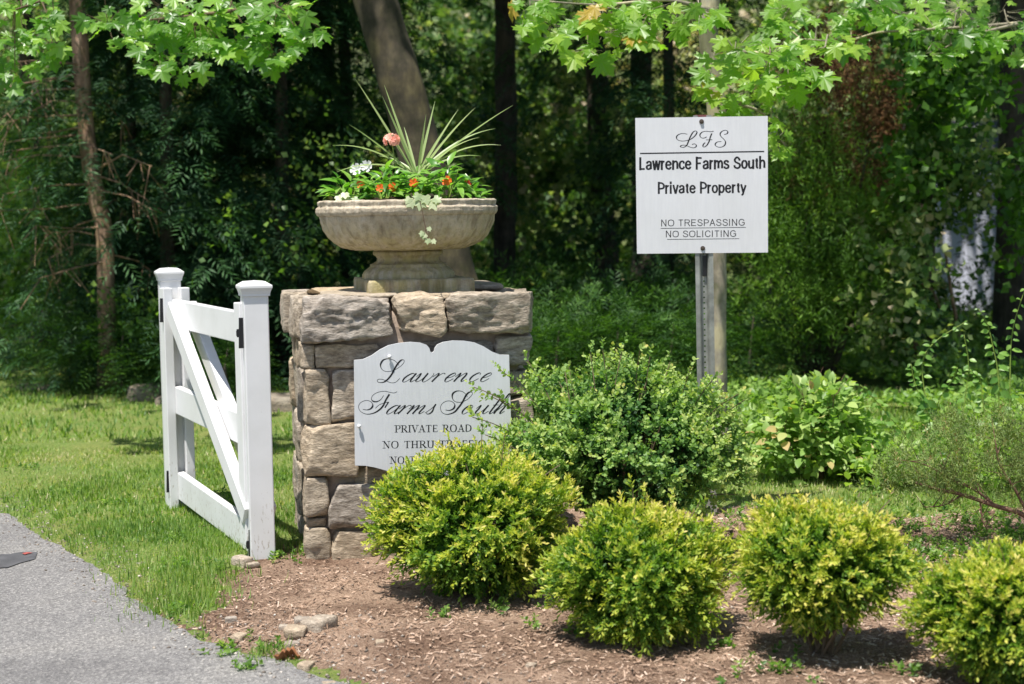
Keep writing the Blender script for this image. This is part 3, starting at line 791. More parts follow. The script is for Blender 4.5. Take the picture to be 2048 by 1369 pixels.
SANS = {' ': (.30, []),
 'a': (.58, ['c',[(.04,.54),(.11,.69),(.27,.74),(.42,.67),(.45,.5),(.45,.25),(.46,.08),(.51,0)],'c',[(.45,.43),(.28,.39),(.09,.32),(.03,.18),(.09,.03),(.24,0),(.39,.08),(.45,.24)]]),
 'w': (.76, ['p',[(0,.74),(.17,0)],'p',[(.17,0),(.345,.74)],'p',[(.345,.74),(.52,0)],'p',[(.52,0),(.69,.74)]]),
 'r': (.38, ['p',[(.05,.74),(.05,0)],'c',[(.05,.42),(.11,.64),(.22,.73),(.33,.71)]]),
 'e': (.60, ['p',[(.04,.39),(.49,.39)],'c',[(.49,.39),(.46,.60),(.27,.74),(.08,.62),(.03,.37),(.08,.12),(.27,0),(.42,.05),(.49,.20)]]),
 'n': (.60, ['p',[(.05,.74),(.05,0)],'c',_ar(.05,.48)]), 'm': (.90, ['p',[(.05,.74),(.05,0)],'c',_ar(.05,.41),'c',_ar(.41,.78)]),
 'h': (.60, ['p',[(.05,1),(.05,0)],'c',_ar(.05,.48)]),
 'c': (.55, ['c',[(.48,.52),(.41,.68),(.26,.74),(.08,.62),(.03,.37),(.08,.12),(.26,0),(.41,.06),(.48,.22)]]),
 's': (.54, ['c',[(.43,.56),(.36,.70),(.23,.74),(.08,.69),(.05,.55),(.13,.44),(.30,.36),(.43,.26),(.42,.08),(.25,0),(.08,.05),(.02,.19)]]),
 'o': (.60, ['c',_OV(.03,.50,.74)]), 'u': (.60, ['c',[(.05,.74),(.05,.5),(.05,.25),(.10,.06),(.23,0),(.40,.08),(.48,.28)],'p',[(.48,.74),(.48,0)]]),
 't': (.36, ['c',[(.15,.95),(.15,.6),(.15,.2),(.18,.04),(.30,.01)],'p',[(0,.72),(.29,.72)]]),
 'i': (.24, ['p',[(.06,.74),(.06,0)],'p',[(.06,1.02),(.06,.93)]]), 'v': (.53, ['p',[(0,.74),(.235,0)],'p',[(.235,0),(.47,.74)]]),
 'p': (.61, ['p',[(.05,.74),(.05,-.26)],'c',_OV(.05,.50,.74)]), 'y': (.53, ['p',[(0,.74),(.235,0)],'c',[(.47,.74),(.35,.36),(.235,.0),(.17,-.19),(.03,-.24)]]),
 'L': (.60, ['p',[(.06,1),(.06,0)],'p',[(.02,.02),(.52,.02)]]), 'F': (.64, ['p',[(.06,1),(.06,0)],'p',[(.02,.98),(.56,.98)],'p',[(.06,.52),(.48,.52)]]),
 'S': (.70, ['c',[(.58,.74),(.50,.93),(.31,1),(.11,.92),(.08,.74),(.19,.59),(.38,.50),(.57,.38),(.58,.16),(.46,.03),(.30,0),(.10,.09),(.03,.29)]]),
 'P': (.68, ['p',[(.06,1),(.06,0)],'c',[(.04,.98),(.32,.98),(.52,.92),(.59,.73),(.52,.52),(.32,.45),(.04,.45)]]),
 'R': (.74, ['p',[(.06,1),(.06,0)],'c',[(.04,.98),(.36,.98),(.56,.92),(.61,.75),(.55,.57),(.36,.50),(.04,.50)],'p',[(.38,.50),(.66,0)]]),
 'N': (.76, ['p',[(.06,1),(.06,0)],'p',[(.06,1),(.60,0)],'p',[(.60,1),(.60,0)]]), 'O': (.84, ['c',_OV(.04,.72,1)]),
 'T': (.66, ['p',[(.29,1),(.29,0)],'p',[(0,.98),(.58,.98)]]), 'E': (.69, ['p',[(.06,1),(.06,0)],'p',[(.02,.98),(.58,.98)],'p',[(.06,.53),(.54,.53)],'p',[(.02,.02),(.60,.02)]]),
 'A': (.70, ['p',[(0,0),(.31,1)],'p',[(.31,1),(.62,0)],'p',[(.12,.34),(.50,.34)]]), 'I': (.28, ['p',[(.08,1),(.08,0)]]),
 'C': (.76, ['c',[(.65,.72),(.55,.93),(.36,1),(.13,.87),(.04,.5),(.13,.13),(.36,0),(.55,.07),(.66,.30)]]),
 'G': (.82, ['c',[(.66,.74),(.56,.93),(.37,1),(.13,.87),(.04,.5),(.13,.13),(.38,0),(.56,.05),(.69,.18)],'p',[(.69,.14),(.69,.50)],'p',[(.74,.48),(.42,.48)]])}
def sans_line(ink, text, x0, x1, y0, y1, cap, w):
    """cap height and pen width w in photo pixels"""
    sp = .085; adv = [SANS[c][0] + sp for c in text]; tot = sum(adv) - sp - .06
    k = (x1 - x0 - w) / tot; x = 0; hw = w / 2 / cap
    def ym(y):
        if y > .95: return y - hw * (1 if y <= 1 else 0)
        if y < 0: return y + hw
        return hw + y * (.74 - 2*hw) / .74 if text.upper() != text else hw + y * (1 - 2*hw)
    for c, a in zip(text, adv):
        L = SANS[c][1]
        for mode, pts in zip(L[::2], L[1::2]):
            q = []
            for p in pts:
                X = x0 + w/2 + (x + p[0]) * k
                y = ym(p[1]) if mode == 'c' or p[1] not in (0, 1, .74) else p[1]
                q.append((X, y0 + (y1-y0)*(X-x0)/(x1-x0) - y * cap))
            C = catmull(q, 7); ink.add(*ribbon(C, lambda t: w * (1 - .18 * abs(float(t[0])))))
        x += a

# ------------------------------------------------------------------ plaque on the pillar
PO = .062
pq = Q + FN * PO
def C3(x, y): return (540 + x / 2.361, 560 + y / 2.361)
def PL3(x, y, off=PO):
    p = PLANE(*C3(x, y), Q + FN * off, FN) - Q
    return p.dot(E), p.z
tl = [(397,380),(440,376),(480,358),(520,330),(560,310),(610,299),(665,294),(712,298),(740,308),(753,324),(757,340)]
bl = [(402,877),(450,878),(495,886),(545,900),(595,916),(645,928),(700,934),(735,928),(750,915),(756,900)]
un, zn = PL3(766, 344)
T_ = [PL3(*p) for p in tl]; B_ = [PL3(*p) for p in bl]
ol = T_ + [(un, zn)] + [(2*un - u, z) for u, z in T_[::-1]] + [(2*un - u, z) for u, z in B_] + [(un, PL3(766, 898)[1])] + B_[::-1]
nO = len(ol)
Vf = [PW(u, -PO, z) for u, z in ol]; Vb = [PW(u, -PO + .012, z) for u, z in ol]
plaque = thing('name_plaque', PW(un, -PO, ol[0][1] - .1), 'white shaped name plaque with black script lettering fixed to the stone pillar', 'sign')
obj('board', Vf + Vb, [tuple(range(nO))[::-1], tuple(range(nO, 2*nO))] + [(i, (i+1) % nO, nO+(i+1) % nO, nO+i) for i in range(nO)], M['plaque'], plaque)
def CZ(x, y): return (700 + x / 6.024, 700 + y / 6.024)
ink = Ink(pq, FN)
for pts in ([(590,188),(560,150),(520,122),(460,108),(400,125),(368,180),(385,235),(440,262),(520,250),(600,205),(645,160),(652,128),(625,122),(590,150),(545,215),(500,300),(450,360),(400,392),(345,392),(328,372),(345,355),(395,358),(450,382),(500,398),(550,390),(600,345)],):
    poly_px(ink, pts, CZ, 1.0, 3.6)
for ch, x in (('a', 618), ('w', 772), ('r', 968), ('e', 1128), ('n', 1240), ('c', 1425), ('e', 1560)):
    X, Y = CZ(x, 388 - (x - 600) * .006); script_low(ink, ch, X, Y, 17.4, {'m': 1.5, 'w': 1.35, 's': 1.15, 'r': 1.6, 'n': 1.5, 'u': 1.45, 'c': 1.3}.get(ch, 1.22), .62, 1.1, 3.1)
ink.build(plaque, 'script lettering reading "Lawrence"')
ink = Ink(pq, FN)
poly_px(ink, [(568,505),(530,520),(480,512),(420,500),(350,508),(285,540),(258,585),(275,618),(320,625),(370,600),(405,550)], CZ, 1.0, 2.6, -4)
poly_px(ink, [(475,535),(435,600),(395,680),(345,730),(280,765),(200,775),(130,745),(103,690),(125,640),(185,612),(245,622),(275,665),(255,705),(210,724),(155,718)], CZ, 1.0, 3.6)
poly_px(ink, [(305,705),(350,665),(410,640),(465,630)], CZ, 1.0, 1.2)
poly_px(ink, [(465,628),(420,698)], CZ, 1.2, 2.6)
for ch, x in (('a', 425), ('r', 560), ('m', 680), ('s', 910)):
    X, Y = CZ(x, 773); script_low(ink, ch, X, Y, 17.4, {'m': 1.5, 'w': 1.35, 's': 1.15, 'r': 1.6, 'n': 1.5, 'u': 1.45, 'c': 1.3}.get(ch, 1.22), .62, 1.1, 3.1)
poly_px(ink, [(1415,568),(1390,530),(1345,500),(1285,498),(1238,530),(1235,585),(1270,625),(1340,630),(1410,600),(1460,555),(1475,520),(1445,508),(1400,545),(1355,630),(1300,705),(1250,755),(1170,778),(1110,755),(1090,700),(1110,650),(1165,618),(1225,622),(1262,660),(1250,705),(1200,730),(1150,725)], CZ, 1.0, 3.6)
for ch, x in (('o', 1335), ('u', 1490), ('t', 1660), ('h', 1725)):
    X, Y = CZ(x, 771); script_low(ink, ch, X, Y, 17.4, {'m': 1.5, 'w': 1.35, 's': 1.15, 'r': 1.6, 'n': 1.5, 'u': 1.45, 'c': 1.3}.get(ch, 1.22), .62, 1.1, 3.1)
ink.build(plaque, 'script lettering reading "Farms South"')
def c3line(text, xa, xb, yb, cap, lab):
    ink = Ink(pq, FN); a = C3(xa, yb); b = C3(xb, yb - (xb - xa) * .012)
    serif_line(ink, text, a[0], b[0], a[1], b[1], cap); ink.build(plaque, lab)
c3line('PRIVATE ROAD', 590, 952, 721, 14.2, 'serif lettering reading "PRIVATE ROAD"')
c3line('NO THRU TRAFFIC', 533, 1016, 796, 14.2, 'serif lettering reading "NO THRU TRAFFIC"')
c3line('NO TRESPASSING', 567, 975, 869, 14.2, 'serif lettering reading "NO TRESPASSING"')
for x, y in ((563, 362), (420, 690)):
    u, z = PL3(x, y)
    mb = MB(); mb.tube([PW(u, -PO, z), PW(u, -PO - .009, z)], .0042, 10)
    mb.tube([PW(u, -PO - .008, z), PW(u, -PO - .011, z), PW(u, -PO - .016, z), PW(u, -PO - .018, z)], [.0078, .0085, .0065, .002], 12)
    mb.build('screw_cap', M['whitecap'], plaque, PW(u, -PO, z), True)

# ------------------------------------------------------------------ property sign on its steel post
SD = 7.45
SN = Vector((0, -1, 0)); SQ = Vector((0, SD, 0))
def PS(px, py, off=0): return PLANE(px, py, SQ + SN * off, SN)
corners = [(1270.5,236.5),(1535.5,232.5),(1536,505.5),(1274,508)]
sg = G(1412, 1060); sgl = PS(1412, 800); sgl = Vector((sgl.x, SD + .03, 0))
sign = thing('property_sign', (sgl.x, sgl.y, 0), 'square white "Lawrence Farms South Private Property" sign on a perforated steel post', 'sign')
f = [PS(*c) for c in corners]; bk = [p + Vector((0, .003, 0)) for p in f]
obj('sign_board', f + bk, [(3,2,1,0),(4,5,6,7),(0,1,5,4),(1,2,6,5),(2,3,7,6),(3,0,4,7)], M['signpaint'], sign)
def C4(x, y): return (1240 + x / 2.739, 200 + y / 2.739)
def CL(x, y): return (1330 + x / 13.65, 250 + y / 13.65)
ink = Ink(SQ, SN)
for pts in ([(610,258),(520,240),(420,248),(340,290),(312,350),(345,410),(430,440),(540,440),(680,405),(790,330),(862,240),(868,185),(825,168),(765,205),(700,310),(650,430),(600,550),(545,600),(480,618),(420,598),(450,565),(520,555),(600,575),(690,612),(780,630),(845,600),(852,550),(800,520),(740,540)],
            [(1320,170),(1290,188),(1200,185),(1100,178),(1010,205),(955,270),(970,335),(1030,365),(1090,355),(1135,330)],
            [(1280,235),(1240,330),(1205,450),(1150,550),(1090,600),(1045,605),(1035,570),(1060,520),(1098,487)],
            [(1120,412),(1290,408)],
            [(1615,265),(1690,245),(1715,200),(1690,160),(1630,152),(1550,185),(1505,250),(1530,320),(1600,390),(1650,460),(1640,540),(1570,600),(1470,612),(1385,575),(1375,520),(1430,470),(1540,458)]):
    C = catmull([CL(*p) for p in pts])
    ink.add(*ribbon(C, lambda t: 1.1 + 1.5 * max(0.0, abs(float(t @ np.array([.28, -.96])))) ** 3))
ink.build(sign, 'script lettering reading "LFS"')
def rule(xa, ya, xb, yb, w):
    ink = Ink(SQ, SN); a = np.array(C4(xa, ya)); b = np.array(C4(xb, yb))
    ink.add(*ribbon(np.array([a, (a+b)/2, b]), lambda t: w)); o = ink.build(sign, 'black ruled line'); o.name = 'rule'
rule(110, 294.5, 790, 283.5, 2.6)
for t, xa, xb, ya, yb, cap, off, lab in (('Lawrence Farms South', 102, 800, 386.5, 378.5, 26, 4.3, 'bold lettering reading "Lawrence Farms South"'),
        ('Private Property', 204, 694, 516, 511, 24.2, 4.0, 'bold lettering reading "Private Property"'),
        ('NO TRESPASSING', 223, 686, 694, 690, 13.8, 1.7, 'thin lettering reading "NO TRESPASSING"'),
        ('NO SOLICITING', 249, 639, 754, 751, 13.4, 1.7, 'thin lettering reading "NO SOLICITING"')):
    ink = Ink(SQ, SN); a = C4(xa, ya); b = C4(xb, yb)
    sans_line(ink, t, a[0], b[0], a[1], b[1], cap, off); ink.build(sign, lab)
rule(222, 705, 689, 699, 1.1); rule(258, 765, 653, 761, 1.1)
for x, y in ((1403, 243.5), (1405.5, 497)):
    p = PS(x, y); mb = MB(); mb.tube([p, p + SN*.003, p + SN*.0035, p + SN*.008, p + SN*.009], [.011, .011, .008, .008, .004], 10); mb.build('bolt', M['bolt'], sign, p)
# U-channel post with punched holes
pb = PS(1413, 800); cx0 = pb.x; cy0 = SD + .006
ztop = PS(1404, 231).z
prof = [(-.042, .0), (-.024, .0), (-.019, .004), (-.013, .026), (.013, .026), (.019, .004), (.024, .0), (.042, .0)]
V = []; F = []
ptop = PS(1404.5, 231); xt = ptop.x
def pc(u, w, z): 
    return (cx0 + u + (z - pb.z) / (ztop - pb.z) * (xt - cx0), cy0 + w, z)
zs = [-.3, ztop]
for (u, w) in prof:
    for z in zs: V.append(pc(u, w, z))
for i in range(len(prof) - 1):
    if i == 3: continue
    a = 2*i; F.append((a, a+2, a+3, a+1))
z = -.3; pit = .0254
while z < ztop - 1e-6:
    z2 = min(z + pit, ztop); b0 = len(V); zc = (z + z2)/2
    outer = [(-.013, z), (0, z), (.013, z), (.013, zc), (.013, z2), (0, z2), (-.013, z2), (-.013, zc)]
    inner = [(.0042*math.cos(a), zc + .0042*math.sin(a)) for a in [math.radians(k) for k in (225, 270, 315, 0, 45, 90, 135, 180)]]
    V += [pc(u, .026, zz) for u, zz in outer] + [pc(u, .026, zz) for u, zz in inner]
    F += [(b0+k, b0+(k+1) % 8, b0+8+(k+1) % 8, b0+8+k) for k in range(8)]
    z = z2
po = obj('steel_post', V, F, M['galv'], sign); md = po.modifiers.new('thick', 'SOLIDIFY'); md.thickness = .0028; md.offset = 0
mb = MB(); mb.box(PS(1402, 232.5) + Vector((0, .012, 0)), (.03, 0, 0), (0, .004, 0), (0, 0, .006)); mb.build('reflector_strip', M['reflector'], sign)
a = PS(1409, 512); c = PS(1410.5, 553)
mb = MB(); mb.box((a + c)/2 + Vector((0.001, .020, 0)), (.009, 0, 0), (0, .002, 0), (0, 0, (a.z-c.z)/2)); mb.build('splice_plate', M['iron'], sign)

# ------------------------------------------------------------------ white vinyl gate
NPc = G(527, 1121); NPc = Vector((NPc.x, NPc.y, 0))
a18 = math.radians(17)
FPd = NPc.y / .835
fp = AT(345, 760, FPd); FPc = Vector((fp.x, FPd, 0))
gd = (FPc - NPc).normalized(); gn = Vector((-gd.y, gd.x, 0))
if gn.y > 0: gn = -gn
gate = thing('white_gate', ((NPc + FPc)/2), 'white vinyl ranch gate with diagonal braces standing on the lawn left of the stone pillar', 'gate')
X1 = Vector((math.cos(a18), math.sin(a18), 0)); Y1 = Vector((-math.sin(a18), math.cos(a18), 0))
PWD = .104
def gpost(c, ztop, zbot):
    ctr = c + Y1 * PWD/2 if c is NPc else c
    mb = MB(); h = (ztop - zbot)/2
    mb.box(Vector((ctr.x, ctr.y, (ztop+zbot)/2)), X1*PWD/2, Y1*PWD/2, (0, 0, h)); mb.build('post', M['vinyl'], gate, bevel=.005)
    V = []; F = []
    for s_, z in ((.50, 0), (.56, .002), (.56, .010), (.59, .022), (.635, .033), (.65, .036), (.65, .045), (.63, .047), (.40, .062), (.0001, .066)):
        w = PWD * s_
        V += [Vector((ctr.x, ctr.y, ztop - .012 + z)) + X1*w*i + Y1*w*j for i, j in ((-1,-1), (1,-1), (1,1), (-1,1))]
    for k in range(9): F += [(4*k+i, 4*k+(i+1) % 4, 4*k+4+(i+1) % 4, 4*k+4+i) for i in range(4)]
    obj('post_cap', V, F, M['vinyl'], gate)
    return ctr
nz = PLANE(503, 588, NPc, Vector((0, -1, 0))).z; fz = PLANE(341, 557, FPc, Vector((0, -1, 0))).z
NPm = gpost(NPc, nz, .0); FPm = gpost(FPc, fz, -.02)
L0 = NPm + gd * (PWD * .62); L1 = FPm - gd * (PWD * .62)
def GP(px, py, off): return PLANE(px, py, NPm + gn * off, gn)
def beam(p, q, w, off0, off1, name, ext=0):
    """beam between p and q in the gate plane, width w (in plane), from off0 to off1 along the normal"""
    d = (q - p).normalized(); s_ = d.cross(gn).normalized(); c = (p + q)/2
    c = c - gn * (c - NPm).dot(gn) + gn * (off0 + off1)/2
    mb = MB(); mb.box(c, d * ((q-p).length/2 + ext), s_ * w/2, gn * abs(off1-off0)/2); return mb.build(name, M['vinyl'], gate, bevel=.004)
def at_g(P, gpt): return Vector((gpt.x, gpt.y, P))
def rail(pxn, pyn, pxf, pyf, h):
    a = PLANE(pxn, pyn, NPm + gn*.02, gn).z; b = PLANE(pxf, pyf, NPm + gn*.02, gn).z
    p = Vector((L0.x, L0.y, a - h/2)); q = Vector((L1.x, L1.y, b - h/2)); 
    return beam(p, q, h, -.019, .019, 'rail')
rail(478, 626, 355, 601, .135); rail(487, 833, 352, 774, .135); rail(500, 1050, 362, 948, .135)
zt = PLANE(340, 575, L1, gn).z
beam(Vector((L1.x, L1.y, .0)), Vector((L1.x, L1.y, zt)), .085, .021, .066, 'stile')
beam(Vector((L1.x, L1.y, .10)), Vector((L1.x, L1.y, zt)), .085, -.021, -.066, 'stile')
zt2 = PLANE(481, 602, L0, gn).z
beam(Vector((L0.x, L0.y, .05)), Vector((L0.x, L0.y, zt2)), .085, .021, .060, 'stile')
beam(Vector((L0.x, L0.y, .05)), Vector((L0.x, L0.y, zt2)), .085, -.021, -.060, 'stile')
br0 = GP(334, 618, .07); br1 = GP(487, 1034, .07)
beam(br0, br1, .085, .022, .070, 'brace'); beam(br0, br1, .085, -.070, -.022, 'brace')
def hinge(px, py0, py1, d, hand):
    a = AT(px, py0, d); c = AT(px, py1, d); m_ = (a + c) / 2; mb = MB()
    mb.box(m_, X1*.007, Y1*.004, UP*(a.z-c.z)/2)
    mb.tube([c + X1*(-.007), a + X1*(-.007)], .006, 8)
    mb.box(m_ + X1*hand*.018, X1*.014, Y1*.003, UP*.011); mb.box(m_ + X1*hand*.03, X1*.006, Y1*.0035, UP*.017)
    mb.build('hinge', M['iron'], gate, bevel=.001)
dF = L1.y - .05; dN = NPm.y - PWD*.35
hinge(325, 597, 645, dF, 1); hinge(338, 942, 985, dF, 1)
hinge(483.5, 636, 697, dN, -.5); hinge(503, 1060, 1119, dN, -.5)
# ------------------------------------------------------------------ foliage builders
def crown_points(n, c, r, seed, lo=.35, hi=1.0, lob=.22, fq=2.2, thr=-1.0, tap=.0):
    """points in an uneven, lobed, clumped volume"""
    g = np.random.default_rng(seed); P = np.zeros((0, 3)); D = np.zeros((0, 3)); T = np.zeros(0)
    while len(P) < n:
        d = rdir(n * 2, g); t = g.uniform(lo ** 2, hi ** 2, n * 2) ** .5
        e = 1 + fbm(d * fq + seed, seed % 89, 3) * lob
        p = d * (t * e)[:, None]
        k = fbm(p * fq * 2.4 + seed, seed % 71 + 3, 2) > thr
        P = np.r_[P, p[k]]; D = np.r_[D, d[k]]; T = np.r_[T, t[k]]
    P = P[:n]
    tz = np.clip(-P[:, 2] - .25, 0, 1); P[:, :2] *= (1 - tap * tz)[:, None]
    return P * np.array(r) + np.array(c), norm(D[:n] / np.array(r)), T[:n]
def sprigs(P, D, seed, nl, L, leaf, ls, tone, droop=.3, spread=.8, wj=.35, tipgain=.3, flat=False):
    """every point carries a little shoot of nl leaves along direction D"""
    g = np.random.default_rng(seed); n = len(P)
    k = np.tile(np.arange(nl), n); i = np.repeat(np.arange(n), nl)
    s_ = (k + g.uniform(0, .6, n*nl)) / nl
    side = np.where(k % 2 == 0, 1, -1)[:, None]
    Nn = norm(np.cross(D, rdir(n, g)))
    if flat: Nn = norm(Nn * .35 + np.array([0, 0, 1.0]) - D * D[:, 2:3]); 
    B = norm(np.cross(D, Nn))
    q = P[i] + D[i] * (s_ * L)[:, None] - np.array([0, 0, 1]) * (s_ ** 2 * L * droop)[:, None]
    ax = B[i] if flat else np.where((k % 4 < 2)[:, None], B[i], Nn[i])
    d = norm(D[i] * (.55 + .5 * s_)[:, None] + side * ax * spread + g.normal(size=(n*nl, 3)) * wj * .5)
    nn = norm((Nn[i] if flat else D[i] + Nn[i] * .5) + g.normal(size=(n*nl, 3)) * wj + np.array([0, 0, .5]))
    sc = ls * (1 - .25 * s_) * g.uniform(.75, 1.25, n*nl)
    tn = np.clip(tone[i] + (s_ - .5) * tipgain + g.normal(size=n*nl) * .06, 0, 1)
    return scatter(leaf[0], leaf[1], q, d, nn, sc, tn)
def merge(parts):
    V = []; F = []; T = []; b = 0
    for v, f, t in parts: V.append(v); F.append(f + b); T.append(t); b += len(v)
    return np.concatenate(V), np.concatenate(F), np.concatenate(T)
def stems(base_, c, r, n, seed, r0=.006, twig=4, up=.5):
    g = random.Random(seed); mb = MB()
    for k in range(n):
        a = g.uniform(0, 2*math.pi); el = g.uniform(.1, 1.3)
        e = Vector((c[0] + r[0]*.85*math.cos(a)*math.cos(el), c[1] + r[1]*.85*math.sin(a)*math.cos(el), c[2] + r[2]*.85*math.sin(el)))
        b = Vector(base_) + Vector((g.uniform(-.03, .03), g.uniform(-.03, .03), 0))
        m_ = b.lerp(e, .45) + Vector((0, 0, -(e-b).length * .08)) + Vector((g.uniform(-1, 1), g.uniform(-1, 1), 0)) * .03
        mb.tube([b, m_, e], [r0, r0*.7, r0*.25], 5, False)
        for j in range(twig):
            s_ = m_.lerp(e, g.random()); t_ = s_ + (e - b).normalized()*.08 + Vector((g.uniform(-1,1), g.uniform(-1,1), g.uniform(0,1)))*.07
            mb.tube([s_, t_], [r0*.35, r0*.15], 4, False)
    return mb
def shrub(px, base_py, xL, xR, top_py, bot_py, seed, label, n=3600, lime=True, D=None, squash=.95):
    p = G(px, base_py) if D is None else Vector((AT(px, base_py, D).x, D, 0))
    d = p.y; k = d / FPX
    rx = (xR - xL) / 2 * k - (.035 if lime else .01); z1 = AT(px, top_py, d).z - (.055 if lime else .03); z0 = AT(px, bot_py, d).z
    cx = AT((xL + xR)/2, 900, d).x
    c = np.array([cx, d, (z0 + z1)/2]); r = np.array([rx*.93, rx*.88, (z1 - z0)/2*.88])
    t = thing('clipped_shrub' if lime else 'boxwood_bush', (p.x, p.y, 0), label, 'shrub', 'lime green shrubs in the mulch bed' if lime else None)
    zb = Hs(p.x, p.y) - .02
    mb = stems((p.x, p.y, zb), c, r, 16 if lime else 20, seed, .007 if lime else .009); mb.build('stems', M['twig'], t)
    if lime:
        P, Dn, T = crown_points(n, c, r, seed, .4, 1.0, .34, 2.2, -.16, .6)
        dd = norm(Dn * .8 + np.array([0, 0, .35]) + np.random.default_rng(seed).normal(size=P.shape) * .38)
        cl = fbm(P * 9 + seed, 7, 2)
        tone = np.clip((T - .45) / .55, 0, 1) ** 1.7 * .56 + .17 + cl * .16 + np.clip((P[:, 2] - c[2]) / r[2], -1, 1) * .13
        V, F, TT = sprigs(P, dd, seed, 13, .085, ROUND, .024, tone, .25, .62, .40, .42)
    else:
        P, Dn, T = crown_points(n, c, r, seed, .45, 1.0, .28, 2.4, -.12, .0)
        dd = norm(Dn * .75 + np.array([0, 0, .55]) + np.random.default_rng(seed).normal(size=P.shape) * .45)
        cl = fbm(P * 8 + seed, 7, 2)
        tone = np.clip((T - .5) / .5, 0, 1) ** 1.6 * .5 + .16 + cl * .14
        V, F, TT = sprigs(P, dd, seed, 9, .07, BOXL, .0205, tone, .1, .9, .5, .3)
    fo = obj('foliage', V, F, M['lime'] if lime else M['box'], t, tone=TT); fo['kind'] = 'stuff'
    return t, c, r
BOXL = (np.array([[0,0,0],[.33,.3,.05],[.34,.72,.06],[0,1,0],[-.34,.72,.06],[-.33,.3,.05]]), np.array([[0,1,2,3],[0,3,4,5]]))
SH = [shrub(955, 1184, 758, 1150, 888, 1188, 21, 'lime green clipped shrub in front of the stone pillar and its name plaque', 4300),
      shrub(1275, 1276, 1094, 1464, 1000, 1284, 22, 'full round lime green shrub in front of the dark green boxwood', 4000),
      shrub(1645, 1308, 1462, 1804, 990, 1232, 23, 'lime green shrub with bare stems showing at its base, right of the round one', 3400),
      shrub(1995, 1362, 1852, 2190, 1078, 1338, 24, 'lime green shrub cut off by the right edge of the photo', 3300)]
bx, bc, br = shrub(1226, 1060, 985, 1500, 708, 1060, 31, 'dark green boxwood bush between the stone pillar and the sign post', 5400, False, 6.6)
# stray shoots that break the outline of the boxwood and the shrubs
def shoots(t, tips, base_px, D, seed, m, leaf, ls, lime):
    parts = []; mb = MB(); g = np.random.default_rng(seed)
    for (bx_, by_), (tx, ty) in zip(base_px, tips):
        a = np.array(AT(bx_, by_, D)); b = np.array(AT(tx, ty, D - .02 + g.uniform(-.08, .08)))
        L = np.linalg.norm(b - a); n = max(3, int(L / .035))
        C = np.array([a + (b-a)*s_ + np.array([0, 0, 1])*math.sin(s_*math.pi)*L*.06 for s_ in np.linspace(0, 1, n)])
        mb.tube([Vector(x) for x in C], [.0022]*n, 4, False)
        Dn = np.repeat(norm((b-a)[None]), n, 0)
        parts.append(sprigs(C, norm(Dn + g.normal(size=C.shape)*.35), seed + int(tx), 8, .05, leaf, ls, np.full(n, .62 if lime else .6) + g.normal(size=n)*.1, .1, .9, .5, .3))
    V, F, T = merge(parts); o = obj('shoots', V, F, m, t, tone=T); o['kind'] = 'stuff'; mb.build('twigs', M['twig'], t)['kind'] = 'stuff'
shoots(bx, [(948,775),(985,795),(1055,722),(1180,705),(1205,698),(1248,690),(1280,700),(1340,725),(1382,735),(1478,788),(1490,800),(1470,842),(1425,760),(945,835),(1130,745),(1478,920),(1475,990),(1300,712),(1000,740),(970,870)],
       [(1060,840),(1080,860),(1100,800),(1190,780),(1215,780),(1230,770),(1270,780),(1320,800),(1360,810),(1400,850),(1410,870),(1400,890),(1380,830),(1060,890),(1140,810),(1400,940),(1390,1000),(1290,790),(1080,820),(1060,920)], 6.42, 55, M['box'], BOXL, .021, False)
shoots(SH[0][0], [(965,850),(1010,868),(845,940),(768,1012),(742,1050),(750,1100),(900,880),(1140,1000),(1120,930),(1145,985)], [(960,960),(1000,960),(900,1000),(850,1050),(830,1080),(840,1120),(930,960),(1060,1050),(1040,1000),(1070,1040)], 6.0, 56, M['lime'], ROUND, .022, True)
shoots(SH[1][0], [(1265,975),(1290,985),(1180,1010),(1400,1005),(1085,1190),(1095,1215),(1340,1000)], [(1270,1060),(1290,1070),(1210,1090),(1360,1080),(1160,1200),(1170,1220),(1320,1080)], 5.4, 57, M['lime'], ROUND, .022, True)
shoots(SH[2][0], [(1745,990),(1780,1000),(1790,1035),(1720,985),(1470,1030),(1465,1130),(1600,1010)], [(1700,1070),(1720,1080),(1730,1100),(1690,1070),(1540,1080),(1540,1150),(1620,1080)], 5.2, 58, M['lime'], ROUND, .022, True)

# ------------------------------------------------------------------ plants in the urn
RIMZ = AT(818, 402, UD).z
def pots(px, py, dd=0.0): return AT(px, py, UD + dd)
def leafmesh(name, m, L, W, seg=4, fold=.18, curl=.25, tip=1.6, tw=.0):
    V = []; F = []
    for i in range(seg + 1):
        s_ = i/seg; w = W/2 * math.sin(math.pi * min(1, s_ ** .8 * .97 + .03)) ** .8 if i < seg else 0
        z = -curl * s_**2 * L
        V += [(-w, s_*L, z + fold*w), (0, s_*L, z), (w, s_*L, z + fold*w)]
    for i in range(seg):
        a = 3*i; F += [(a, a+1, a+4, a+3), (a+1, a+2, a+5, a+4)]
    return np_mesh(name, V, F, m, smooth=True)
def place(name, me, parent, p, d, n, s=1.0):
    d = Vector(d).normalized(); n = Vector(n); x = d.cross(n)
    x = x.normalized() if x.length > 1e-4 else d.orthogonal().normalized()
    z = x.cross(d)
    o = bpy.data.objects.new(name, me); COL.objects.link(o)
    if parent: o.parent = parent
    mt = Matrix(((x.x, d.x, z.x), (x.y, d.y, z.y), (x.z, d.z, z.z))).to_4x4()
    o.matrix_local = Matrix.Translation(Vector(p) - base(parent)) @ mt @ Matrix.Diagonal((s, s, s, 1))
    WL[o.name] = Vector(p); return o
